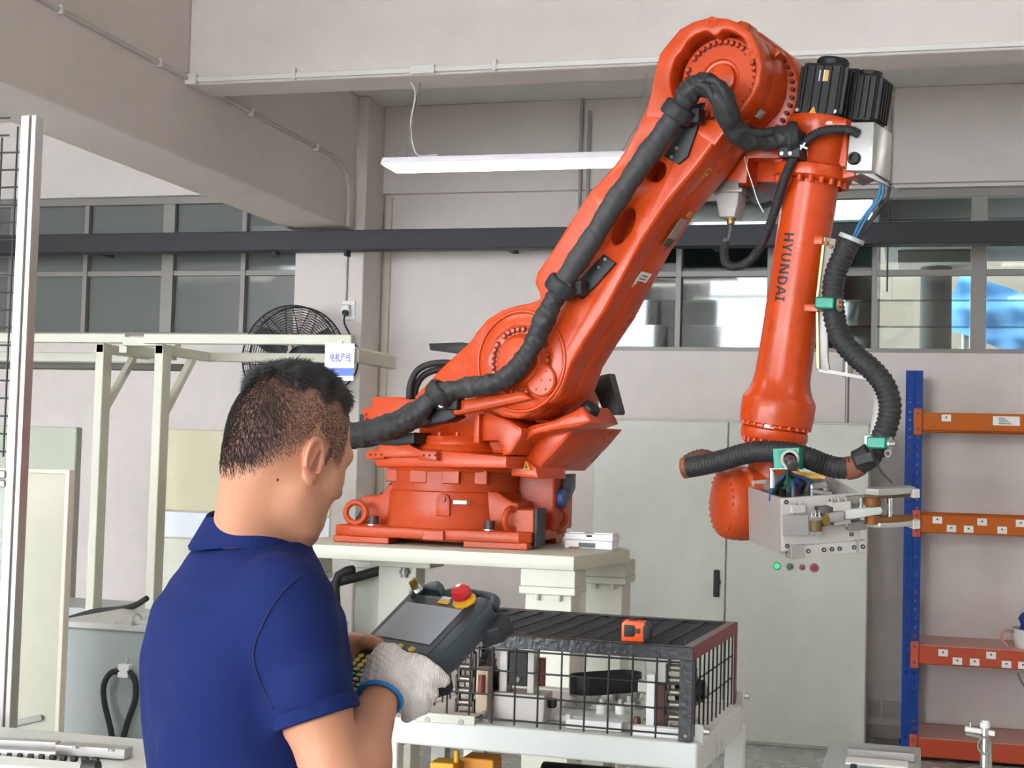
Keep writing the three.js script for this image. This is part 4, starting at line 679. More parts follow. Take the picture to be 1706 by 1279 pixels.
{
  // wrist: joint body, side drum, tool flange (turned out of the arm's plane)
  const c = [1.12,0.21,0.236], ax = [-0.8746, 0, 0.4848], tl = [0.482, -0.1, 0.87], go = (k, j = 0) => [c[0] + ax[0] * k + tl[0] * j, c[1] + tl[1] * j, c[2] + ax[2] * k + tl[2] * j];
  const wr = base('wrist_body', [turned([[0, -0.09], [0.07, -0.09], [0.08, -0.08], [0.08, 0.09], [0.07, 0.1], [0, 0.1]], go(0), go(1), 48), rod([c[0] + 0.0, c[1] + 0.14, c[2]], [c[0], c[1], c[2]], 0.074, 0.078, 40), box(0.13, 0.12, 0.1, c[0], c[1] + 0.06, c[2], 0.02, 3)], M.orangeOld);
  const d = [1.019,0.176,0.221], dg = (k) => [d[0] + ax[0] * k, d[1], d[2] + ax[2] * k];
  const dr = base('wrist_drum', turned([[0, -0.05], [0.1, -0.05], [0.11, -0.045], [0.117, -0.03], [0.118, 0.0], [0.116, 0.004], [0.117, 0.02], [0.112, 0.045], [0.104, 0.06], [0.085, 0.07], [0.05, 0.08], [0, 0.082]], dg(0), dg(1), 64), M.orangeOld);
  const wb = []; for (let k = 0; k < 28; k++) if (k % 7 < 5) { const q = k / 28 * Math.PI * 2, r = 0.099, px = Math.cos(q) * r, py = Math.sin(q) * r, P = dg(0.056); const e = [0.4848 * px, py, 0.8746 * px]; wb.push(rod([P[0] + e[0], P[1] + e[1], P[2] + e[2]], [P[0] + e[0] + ax[0] * 0.009, P[1] + e[1], P[2] + e[2] + ax[2] * 0.009], 0.0052, 0.0052, 8)); }
  base('drum_bolts', wb, M.orangeOld, dr).userData.kind = 'stuff';
  base('tool_flange', turned([[0, 0.05], [0.07, 0.05], [0.07, 0.12], [0.078, 0.12], [0.078, 0.14], [0, 0.14]], go(0), go(0, 1), 40), M.aluDark, wr);

  // hose carrier: aluminium strips and the fat corrugated hose
  const hc = arm('hose_carrier', [slab([[1.346,0.996],[1.378,0.988],[1.37,0.912],[1.354,0.767],[1.36,0.621],[1.366,0.588],[1.338,0.592],[1.329,0.694],[1.327,0.804],[1.339,0.95]], 0.035, 0.045, { bevel: 0.001 }), slab([[1.331,0.596],[1.368,0.592],[1.545,0.559],[1.545,0.551],[1.365,0.581],[1.331,0.586]], -0.03, 0.045), slab([[1.499,0.562],[1.533,0.554],[1.51,0.443],[1.505,0.367],[1.472,0.367],[1.476,0.397]], -0.01, 0.0, { bevel: 0.001 })], M.aluDark);
  arm('hose_carrier', slab([[1.339,0.994],[1.347,0.995],[1.327,0.804],[1.335,0.595],[1.327,0.599],[1.32,0.804]], 0.0, 0.05), std('#a39a6e', 0.4, 0.6), hc);
  arm('carrier_tab', [slab([[1.304,1.003],[1.342,0.999],[1.341,0.972],[1.305,0.974]], -0.01, 0.06, { bevel: 0.004 }), slab([[1.285,0.794],[1.331,0.791],[1.331,0.767],[1.286,0.77]], -0.01, 0.06, { bevel: 0.004 })], M.orange);
  for (const [u, v] of [[1.349,0.977],[1.365,0.967],[1.334,0.775]]) arm('screw', rod([u, v, 0.045], [u, v, 0.052], 0.007, 0.007, 8), M.bronze, hc);
  arm('conduit_hose', corrugated([[1.433,0.988,0.06],[1.407,0.936,0.06],[1.385,0.883,0.06],[1.377,0.819,0.06],[1.384,0.747,0.06],[1.407,0.683,0.06],[1.449,0.634,0.06],[1.497,0.594,0.06],[1.537,0.547,0.06],[1.556,0.491,0.06],[1.551,0.438,0.06],[1.534,0.384,0.07],[1.516,0.348,0.08],[1.488,0.319,0.1]], 0.0345, 0.0155, 0.13, 20), M.rubber, robot, 'fat corrugated black hose');
  arm('conduit_hose', corrugated([[1.496,0.323,0.1],[1.463,0.301,0.12],[1.421,0.298,0.12],[1.375,0.309,0.12],[1.343,0.325,0.16],[1.296,0.338,0.17],[1.243,0.341,0.17],[1.19,0.34,0.17],[1.135,0.33,0.16],[1.072,0.312,0.15],[1.009,0.297,0.14],[0.938,0.284,0.13]], 0.033, 0.0125, 0.1, 20), M.rubber, robot, 'fat corrugated black hose');
  arm('hose_mouth', [sweep([[0.95,0.287,0.13],[0.932,0.284,0.13]], 0.0335, 4, 18)], std('#8a4a2c', 0.7), robot, 'rust-brown end of the hose');
  arm('hose_end', corrugated([[1,0.311,0.05],[0.959,0.322,0.05],[0.918,0.309,0.05],[0.898,0.293,0.05]], 0.024, 0.0125, 0.1), std('#54382b', 0.7));
  arm('rust_sleeve', sweep([[1.487,0.312,0.118],[1.469,0.301,0.118],[1.448,0.297,0.118]], 0.0345, 10, 16), std('#7b4630', 0.8), robot, 'rust-stained tape on the hose');
  arm('tape_wrap', [sweep([[1.48,0.315,0.12],[1.502,0.326,0.12],[1.523,0.341,0.12]], 0.037, 10, 14), bar([1.488,0.319,0.16], [1.541,0.334,0.16], 0.03, 0.02)], M.rubber);
  arm('cable_tail', [sweep([[1.535,0.32,0.13],[1.555,0.291,0.13],[1.573,0.271,0.13],[1.587,0.259,0.13]], 0.0035, 14, 6), sweep([[1.458,0.323,0.14],[1.487,0.327,0.14]], 0.002, 6, 5)], M.rubber).userData.kind = 'stuff';
  arm('hose_cuff', turned([[0.034, 0], [0.039, 0], [0.04, 0.012], [0.034, 0.014]], [1.435,0.991,0.06], [1.421,0.959,0.06], 28), std('#a9aeb0', 0.5));
  const gclamp = (a, b, wd, nm) => { const q = arm('hose_clamp', bar(a, b, wd, 0.085, [0, 1, 0], 0.006), M.green); return q; };
  let gc = gclamp([1.338,0.79,0.07], [1.398,0.787,0.07], 0.036); arm('screw', rod([1.404,0.782,0.1], [1.422,0.781,0.1], 0.011, 0.009, 12), M.bronze, gc); arm('washer', rod([1.404,0.783,0.09], [1.412,0.783,0.09], 0.02, 0.02, 16), M.aluDark, gc);
  gc = gclamp([1.509,0.374,0.09], [1.567,0.374,0.09], 0.036); arm('screw', rod([1.573,0.372,0.11], [1.59,0.372,0.11], 0.009, 0.009, 12), M.aluDark, gc); arm('washer', rod([1.566,0.372,0.1], [1.573,0.372,0.1], 0.021, 0.021, 16), M.steel, gc); arm('ring', new THREE.TorusGeometry(0.009, 0.003, 8, 18).translate(1.571,0.344,0.12), M.aluDark, gc); arm('lug', box(0.025, 0.045, 0.02, 1.51,0.374,0.11, 0.004), M.alu, gc);
  // square green clamp facing out, with the bundle of wires going down into the gripper
  const sc = arm('hose_clamp', slab([[1.264,0.349],[1.345,0.354],[1.346,0.291],[1.268,0.286]], 0.2, 0.24, { bevel: 0.003, holes: [ring2(1.315,0.318, 0.021, 24)] }), M.green, robot, 'square green clamp');
  arm('cuff', new THREE.TorusGeometry(0.024, 0.005, 10, 30).translate(1.32,0.319,0.245), std('#b5a9a0', 0.5), sc);
  arm('hose', [sweep([[1.3,0.319,0.2],[1.335,0.312,0.28],[1.352,0.301,0.31]], 0.017, 14, 14)], std('#3a3234', 0.5), sc);
  arm('stay', [rod([1.256,0.285,0.22], [1.257,0.234,0.22], 0.0085), bar([1.254,0.289,0.225], [1.317,0.292,0.225], 0.006, 0.03)], M.chrome, sc);
  const cols = ['#1f4f7c', '#202226', '#2c7a58', '#3a8a9a', '#1c4a86', '#26282c', '#2a5a8c'];
  const GM = new THREE.Matrix4().compose(V(-0.369,1.500,-4.398), new THREE.Quaternion().setFromEuler(new THREE.Euler(0.10472, 0.50615, 0.09, 'YXZ')), V(1, 1, 1)), into = (x, y, z) => V(x, y, z).applyMatrix4(GM).sub(V(...ROBOT)).applyAxisAngle(UP, -TURN).toArray();
  cols.forEach((q, i) => arm('wire', sweep([[1.345,0.306, 0.3], into(0.05 + 0.004 * (i - 3), 0.06 - 0.004 * (i % 3), -0.06), into(0.07 + 0.02 * (i - 3), 0.03, -0.07 - 0.01 * (i % 2)), into(0.075 + 0.024 * (i - 3), 0.0, -0.085 - 0.02 * (i % 3)), into(0.075 + 0.024 * (i - 3), -0.02, -0.09 - 0.02 * (i % 3))], 0.0056, 24, 7), std(q, 0.45)));
  arm('warning_strip', [slab([[1.26,0.286],[1.38,0.277],[1.376,0.265],[1.256,0.265]], 0.09, 0.1)], M.yellow, robot, 'yellow sticker strip');
}

// ---------- aluminium gripper ----------
const grip = thing('gripper', [-0.369,1.500,-4.398], 'open aluminium gripper box with jaws and bronze rollers, hanging at the robot wrist', 'gripper');
grip.rotation.set(0.10472, 0.50615, 0.09, 'YXZ');
{
  const g = (n, geos, m, parent = grip, label) => mesh(n, geos, m, parent, label), D = 0.255, Wd = 0.25, H = 0.158;
  g('front_plate', span([0, -H, -0.014], [Wd, 0, 0], 0.002), M.castAlu);
  g('left_plate', span([0.0, -H - 0.012, -D], [0.012, 0.0, -0.0145], 0.002), std('#a0968f', 0.5, 0.15, { roughnessMap: T.brushed }));
  g('right_plate', slab([[-D, 0.035], [-0.0145, 0], [-0.0145, -H], [-D, -H]].map(([a, b]) => [a, b]), 0, 0.012, { bevel: 0.001 }).rotateY(-Math.PI / 2).translate(Wd, 0, 0), M.castAlu);
  g('back_plate', span([0.012, -H, -D], [Wd - 0.012, 0.02, -D + 0.012], 0.002), M.castAlu);
  g('floor_plate', span([0.012, -H, -D + 0.012], [Wd - 0.012, -H + 0.012, -0.0145], 0.002), M.castAlu);
  g('valve_block', [span([0.03, -0.06, -0.2], [0.17, -0.012, -0.06], 0.004)], std('#6f6d6a', 0.5, 0.5));
  for (const [x, z, m, r] of [[0.05, -0.12, M.black, 0.016], [0.085, -0.1, std('#b02a26', 0.4), 0.01], [0.105, -0.13, M.black, 0.018], [0.14, -0.09, M.steel, 0.012]]) g('fitting', turned([[0, 0], [r, 0], [r, 0.02], [r * 0.8, 0.022], [r * 0.7, 0.036], [0, 0.037]], [x, -0.012, z], [x, 1, z], 18), m);
  g('sensor_bracket', [bar([0.11, 0.01, -0.03], [0.165, 0.002, -0.01], 0.012, 0.02), rod([0.15, -0.012, -0.02], [0.15, 0.035, -0.02], 0.009), bar([0.13, 0.02, -0.06], [0.15, 0.03, -0.01], 0.02, 0.012)], M.aluDark);
  for (const [x, y] of [[0.014, -0.012], [Wd - 0.014, -0.012], [0.014, -H + 0.016], [0.155, -0.02], [0.22, -H + 0.035]]) g('cap_screw', turned([[0.0035, 0.0], [0.0035, 0.003], [0.0062, 0.003], [0.0068, 0]], [x, y, 0], [x, y, 1], 14), std('#4a4744', 0.5, 0.7));
  // foot bar with its row of screws
  const fb = g('foot_bar', span([0.02, -0.178, -0.03], [0.262, -0.142, 0.012], 0.002), M.castAlu);
  for (const x of [0.04, 0.075, 0.125, 0.15, 0.175, 0.222, 0.25]) g('cap_screw', turned([[0.004, 0.0], [0.004, 0.003], [0.0065, 0.003], [0.007, 0]], [x, -0.16, 0.012], [x, -0.16, 1], 14), M.blackSteel, fb);
  g('foot_end', span([0.0195, -0.181, -0.03], [0.062, -0.139, 0.0155], 0.002), M.alu, fb);
  g('foot_end', span([0.227, -0.176, -0.02], [0.236, -0.14, 0.0145], 0.002), M.alu, fb);
  // left jaw: angled arm with roller
  g('jaw_arm', slab([[0.0, 0.001], [0.068, 0.03], [0.074, 0.03], [0.074, 0.02], [0.02, -0.004]], 0.05, 0.11, { bevel: 0.001, crease: 0.2 }).applyMatrix4(new THREE.Matrix4().makeBasis(V(1, 0, 0), V(0, 0, 1), V(0, -1, 0))), std('#8b8580', 0.6, 0.15));
  const ro = g('roller', turned([[0.006, 0], [0.019, 0], [0.02, 0.003], [0.02, 0.012], [0.006, 0.012]], [0.085, -0.062, 0.045], [0.085, 1, 0.045], 28), M.chrome);
  g('roller_core', rod([0.085, -0.094, 0.045], [0.085, -0.062, 0.045], 0.0185, 0.0185, 24), std('#6b5836', 0.5, 0.4), ro);
  g('roller_base', turned([[0, 0], [0.017, 0], [0.019, 0.003], [0.019, 0.012], [0, 0.012]], [0.085, -0.107, 0.045], [0.085, 1, 0.045], 28), M.chrome, ro);
  for (const x of [-0.012, 0, 0.012]) g('pin', rod([0.085 + x, -0.055, 0.045], [0.085 + x, -0.035, 0.045], 0.0022, 0.0022, 8), M.steel, ro);
  for (const x of [-0.006, 0.006]) g('pin', rod([0.085 + x, -0.12, 0.045], [0.085 + x, -0.105, 0.045], 0.0022, 0.0022, 8), M.steel, ro);
  g('stop_block', [span([0.022, -0.044, 0.0], [0.066, -0.019, 0.022], 0.002)], M.castAlu);
  for (const x of [0.034, 0.05]) g('stop_screw', rod([x, -0.02, 0.012], [x, -0.014, 0.012], 0.006, 0.006, 12), M.steel);
  // the two toggle links and the guide blocks
  g('brass_bush', bar([0.1, -0.07, 0.045], [0.124, -0.062, 0.045], 0.03, 0.03), std('#8a7238', 0.4, 0.7));
  g('link', slab([[0.12, -0.074], [0.17, -0.068], [0.172, -0.044], [0.122, -0.046]], 0.025, 0.055, { bevel: 0.002 }), M.alu);
  g('link', slab([[0.178, -0.066], [0.192, -0.069], [0.29, -0.061], [0.298, -0.05], [0.29, -0.038], [0.192, -0.04], [0.178, -0.044]], 0.02, 0.05, { bevel: 0.003 }), M.whitePaint);
  g('pivot', [rod([0.135, -0.048, 0.005], [0.135, -0.03, 0.005], 0.032, 0.032, 28)], std('#57524e', 0.5, 0.6));
  g('guide_block', span([0.142, -0.044, 0.0], [0.204, -0.018, 0.035], 0.002), M.castAlu);
  g('guide_block', slab([[0.146, -0.086], [0.204, -0.083], [0.2, -0.07], [0.15, -0.07]], 0.0, 0.035, { bevel: 0.002 }), M.castAlu);
  for (const x of [0.15, 0.172, 0.195]) g('stop_screw', rod([x, -0.018, 0.02], [x, -0.006, 0.02], 0.0035, 0.0035, 10), M.steel);
  for (const x of [0.155, 0.195]) g('stop_screw', rod([x, -0.094, 0.02], [x, -0.084, 0.02], 0.004, 0.004, 10), M.steel);
  g('slide_plate', [span([0.2, -0.03, 0.0], [0.26, -0.006, 0.02], 0.002), span([0.2, -0.108, 0.0], [0.26, -0.082, 0.02], 0.002)], M.aluDark);
  g('bronze_bush', rod([0.275, -0.036, 0.03], [0.275, -0.012, 0.03], 0.024, 0.024, 28), M.bronze);
  g('bronze_bush', rod([0.275, -0.09, 0.03], [0.275, -0.064, 0.03], 0.024, 0.024, 28), M.bronze);
  g('post', rod([0.242, -0.07, 0.02], [0.242, -0.012, 0.02], 0.008), M.chrome);
  const jawOut = [[0.255, 0.005], [0.28, 0.04], [0.33, 0.05], [0.385, 0.045], [0.4, 0.035], [0.4, 0.0], [0.37, 0.0], [0.35, -0.01], [0.30, -0.022], [0.262, -0.012]];
  const flat = (pts, y0, y1) => slab(pts, y0, y1, { bevel: 0.002 }).applyMatrix4(new THREE.Matrix4().makeBasis(V(1, 0, 0), V(0, 0, 1), V(0, -1, 0)));
  const ja = g('jaw_plate', flat(jawOut, -0.012, 0.006).translate(0, 0.003, 0.02), M.alu); g('jaw_lining', flat(jawOut.map(([a, b]) => [a * 0.96 + 0.008, b * 0.85]), 0.006, 0.016).translate(0, 0.0025, 0.02), std('#5a4630', 0.6, 0.4), ja);
  const jb2 = g('jaw_plate', flat(jawOut, 0.088, 0.103).translate(0.004, 0.003, 0.02), M.alu); g('jaw_lining', flat(jawOut.map(([a, b]) => [a * 0.96 + 0.008, b * 0.85]), 0.074, 0.088).translate(0.004, 0.003, 0.02), M.bronze, jb2);
  for (const [y, q] of [[-0.003, ja], [-0.095, jb2]]) g('tip_block', span([0.385, y - 0.014, 0.0], [0.408, y + 0.012, 0.07], 0.002), M.castAlu, q);
  g('jaw_pin', rod([0.325, -0.085, 0.04], [0.325, -0.008, 0.04], 0.0085), M.chrome);
}

// ---------- cream pedestal under the robot ----------
{
  const y = ROBOT[1], t = thing('robot_pedestal', [-1.5, 0, -4.9], 'cream steel pedestal table that carries the orange robot', 'pedestal'), m = M.creamPaint;
  const L = (g) => g.translate(1.5, 0, 4.9);
  mesh('top', L(slab([[-2.02, 4.53], [-1.011, 4.5], [-0.925, 4.98], [-1.12, 5.36], [-2.02, 5.42]].map(([a, b]) => [a, b]), 0, 0.044, { bevel: 0.002 }).rotateX(-Math.PI / 2).translate(0, y - 0.044, 0)), m, t);
  for (const [x0, x1, z0, z1] of [[-1.186, -1.01, -4.52, -4.68], [-2.03, -1.90, -4.55, -4.72], [-1.10, -0.945, -5.02, -5.2], [-2.02, -1.80, -5.2, -5.38]]) {
    const leg = mesh('leg', L(span([x0 + 0.014, 0.02, z0 - 0.012], [x1 - 0.012, y - 0.124, z1 + 0.012], 0.004)), m, t);
    mesh('leg_cap', L(span([x0, y - 0.1, z0], [x1, y - 0.0445, z1], 0.003)), m, leg);
    mesh('flange', L(span([x0 - 0.004, y - 0.124, z0 + 0.004], [x1 + 0.002, y - 0.1, z1 - 0.004], 0.003)), m, leg);
    mesh('foot_plate', L(span([x0 - 0.03, 0, z0 + 0.03], [x1 + 0.03, 0.02, z1 - 0.03], 0.003)), m, leg);
    for (const k of [0.3, 0.7]) mesh('nut', L(hexbolt([x0 + (x1 - x0) * k, y - 0.142, z0 - 0.002], [x0 + (x1 - x0) * k, y - 0.124, z0 - 0.002], 0.011)), m, leg);
  }
  mesh('middle_leg', L(span([-1.80, 0.02, -4.9], [-1.66, y - 0.09, -5.0], 0.004)), m, t);
  mesh('leg_cap', L(span([-1.82, y - 0.065, -4.88], [-1.6, y - 0.0445, -5.02], 0.003)), m, t); mesh('flange', L(span([-1.82, y - 0.09, -4.87], [-1.6, y - 0.066, -5.03], 0.003)), m, t);
  mesh('bolt', [L(hexbolt([-1.70, y - 0.125, -4.89], [-1.70, y - 0.09, -4.89], 0.013)), L(rod([-1.70, y - 0.112, -4.89], [-1.70, y - 0.1, -4.89], 0.018))], M.aluDark, t);
  mesh('cross_rail', L(span([-2.0, 0.25, -4.64], [-1.03, 0.31, -4.6], 0.004)), m, t);
  mesh('cross_rail', L(span([-2.0, 0.25, -5.34], [-0.97, 0.31, -5.3], 0.004)), m, t);
  // cables hanging behind the pedestal
  tag(mesh('hanging_cable', sweep([[-1.953,1.176,-5.06], [-2.008,1.158,-5.06], [-2.023,1.114,-5.06], [-2.016,1.038,-5.06], [-2.019,0.929,-5.06], [-2.003,0.627,-5.06], [-1.93, 0.1, -5.06], [-1.8, 0.017, -5.06]], 0.016, 40, 9), M.rubber), 'black cable hanging behind the pedestal leg beside the blue sleeve', 'cable');
  tag(mesh('hanging_cable', sweep([[-1.767,1.2,-5.12], [-1.866,1.174,-5.14], [-1.983,1.138,-5.14], [-2.072,1.105,-5.14], [-2.084,1.049,-5.14], [-2.057,0.962,-5.14], [-2.045,0.611,-5.14], [-1.97, 0.1, -5.14], [-1.85, 0.02, -5.16]], 0.018, 40, 9), M.rubber), 'thicker black cable under the pedestal top, dropping behind the leg', 'cable');
}
// white foam boxes on the pedestal
{
  const t = thing('foam_box', [-1.046,1.296,-4.95], 'white box with a small dark notch on the pedestal top behind the robot', 'box');
  t.position.y = ROBOT[1]; t.rotation.y = -0.12;
  mesh('body', span([-0.09, 0, -0.035], [0.08, 0.028, 0.035], 0.003), M.white, t);
  mesh('lid', [span([-0.092, 0.0285, -0.037], [0.082, 0.05, 0.037], 0.003), span([-0.08, 0.05, -0.03], [-0.02, 0.056, 0.03], 0.003), span([0.012, 0.05, -0.032], [0.08, 0.056, 0.032], 0.003)], M.white, t);
  mesh('notch', span([-0.012, 0.04, 0.034], [0.008, 0.047, 0.0375], 0.001), M.black, t);
  mesh('label', span([-0.04, 0.004, 0.034], [0.02, 0.02, 0.0356], 0.001), std('#55565c', 0.5), t);
  mesh('strap', rod([-0.07, 0.003, 0.045], [-0.035, 0.003, 0.047], 0.003, 0.003, 8), std('#b5692c', 0.6), t);
}

// ---------- white test stand with the black wire cage ----------
const CAGE = [-0.72, 1.035, -3.285], CT = -0.055;
{
  const t = thing('test_stand', [CAGE[0], 0, CAGE[2]], 'white steel stand that carries the black wire cage', 'stand'), m = M.whitePaint, y = CAGE[1] - 0.001; t.rotation.y = CT;
  mesh('front_rail', span([-0.37, y - 0.056, 0.225], [0.325, y, 0.265], 0.006, 2), m, t); mesh('back_rail', span([-0.37, y - 0.056, -0.31], [0.325, y, -0.27], 0.006, 2), m, t);
  mesh('side_rail', span([0.285, y - 0.07, -0.27], [0.325, y - 0.002, 0.225], 0.006, 2), m, t); mesh('side_rail', span([-0.37, y - 0.07, -0.27], [-0.33, y - 0.002, 0.225], 0.006, 2), m, t);
  for (const [x, z] of [[0.285, 0.226], [0.285, -0.31], [-0.37, 0.226], [-0.37, -0.31]]) mesh('leg', span([x, 0, z], [x + 0.045, y - 0.05, z + 0.04], 0.005), m, t);
  mesh('post', span([-0.30, 0, 0.1], [-0.265, y - 0.056, 0.135], 0.004), m, t); mesh('post', span([-0.24, 0, 0.0], [-0.21, y - 0.056, 0.03], 0.004), M.creamPaint, t); mesh('post', span([0.0, 0, -0.26], [0.025, y - 0.056, -0.235], 0.004), M.greyPaint, t);
  for (const z of [0.225, -0.275]) { const k = mesh('tab', span([0.312, y - 0.01, z], [0.33, y + 0.032, z + 0.008], 0.002), m, t); mesh('tab_bolt', rod([0.328, y + 0.018, z - 0.002], [0.342, y + 0.018, z - 0.002], 0.008, 0.006, 12), M.steel, k); }
  mesh('bed_plate', span([-0.33, y - 0.012, -0.275], [0.285, y - 0.004, 0.225], 0.002), M.whitePaint, t);
  mesh('lower_shelf', span([-0.33, 0.78, -0.27], [0.285, 0.80, 0.225], 0.003), std('#c99a52', 0.5), t);
  for (const z of [-0.02, 0.03]) mesh('side_slot', span([0.324, 0.965, z], [0.327, 1.0, z + 0.02], 0.001), M.greyPaint, t);
}
{
  const t = thing('wire_cage', CAGE, 'black painted wire-mesh cage with a reddish side, lid of the white stand', 'cage'); t.rotation.y = CT;
  const bm = new THREE.MeshPhysicalMaterial({ color: '#0b0b0c', roughness: 0.36, clearcoat: 0.25, clearcoatRoughness: 0.25, bumpMap: T.grain, bumpScale: 0.0012 }), red = std('#6d2a26', 0.45), H = 0.19, x0 = -0.31, x1 = 0.312, z0 = -0.268, z1 = 0.265;
  mesh('front_flange', [span([x0, H - 0.027, z1 - 0.003], [x1, H, z1], 0.001), span([x0, H - 0.003, z1 - 0.022], [x1, H, z1], 0.001)], bm, t);
  mesh('back_flange', [span([x0, H - 0.027, z0], [x1, H, z0 + 0.003], 0.001), span([x0, H - 0.003, z0], [x1, H, z0 + 0.022], 0.001)], bm, t);
  mesh('side_flange', span([x1 - 0.003, H - 0.027, z0 + 0.001], [x1 + 0.0005, H - 0.0005, z1 - 0.001], 0.001), red, t, 'red-brown painted side');
  mesh('side_flange', span([x1 - 0.022, H - 0.003, z0 + 0.02], [x1 - 0.003, H + 0.0004, z1 - 0.02], 0.0005), std('#6d6a66', 0.35, 0.2), t, 'worn grey top edge');
  mesh('side_flange', [span([x0, H - 0.027, z0], [x0 + 0.003, H, z1], 0.001), span([x0, H - 0.003, z0 + 0.02], [x0 + 0.022, H, z1 - 0.02], 0.001)], bm, t);
  for (const [x, z, mm] of [[x1 - 0.027, z1, bm], [x0, z1, bm], [x1 - 0.003, z0 + 0.03, red], [x0, z0 + 0.03, bm]]) mesh('corner_post', mm === red ? span([x, 0.0, z - 0.03], [x + 0.003, H - 0.027, z], 0.001) : [span([x, 0.0, z - 0.003], [x + 0.027, H - 0.027, z], 0.001), span([x + (x > 0 ? 0.024 : 0), 0.0, z - (z > 0 ? 0.027 : 0.003)], [x + (x > 0 ? 0.027 : 0.003), H - 0.027, z + (z > 0 ? -0.003 : 0.024)], 0.001)], mm, t);
  mesh('rivet', rod([x1 - 0.012, 0.012, z1], [x1 - 0.012, 0.012, z1 + 0.002], 0.0035, 0.003, 10), M.aluDark, t);
  const r = 0.0021, wires = [];
  const wire = (a, b) => mesh('wire', rod(a, b, r, r, 6), M.blackSteel, t);
  for (let k = 0; k < 12; k++) { const x = x1 - 0.075 - k * 0.0505; if (x > x0) wire([x, 0.002, z1 - 0.006], [x, H - 0.02, z1 - 0.006]); }
  for (const y of [0.012, 0.062, 0.113, 0.157]) wire([x0, y, z1 - 0.0085], [x1 - 0.026, y, z1 - 0.0085]);
  for (let k = 0; k < 10; k++) wire([x1 - 0.006, 0.002, z1 - 0.06 - k * 0.049], [x1 - 0.006, H - 0.02, z1 - 0.06 - k * 0.049]);
  for (const y of [0.062, 0.113]) wire([x1 - 0.0085, y, z1 - 0.02], [x1 - 0.0085, y, z0 + 0.02]);
  for (let k = 0; k < 10; k++) wire([x0 + 0.006, 0.002, z1 - 0.06 - k * 0.049], [x0 + 0.006, H - 0.02, z1 - 0.06 - k * 0.049]);
  for (let k = 0; k < 12; k++) wire([x0 + 0.05 + k * 0.0505 - 0.008, H - 0.005, z1 - 0.004], [x0 + 0.05 + k * 0.0505 - 0.008, H - 0.005, z0 + 0.004]);
  for (let k = 0; k < 24; k++) wire([x0 + 0.004, H - 0.0092, z1 - 0.028 - k * 0.0208], [x1 - 0.004, H - 0.0092, z1 - 0.028 - k * 0.0208]);
}
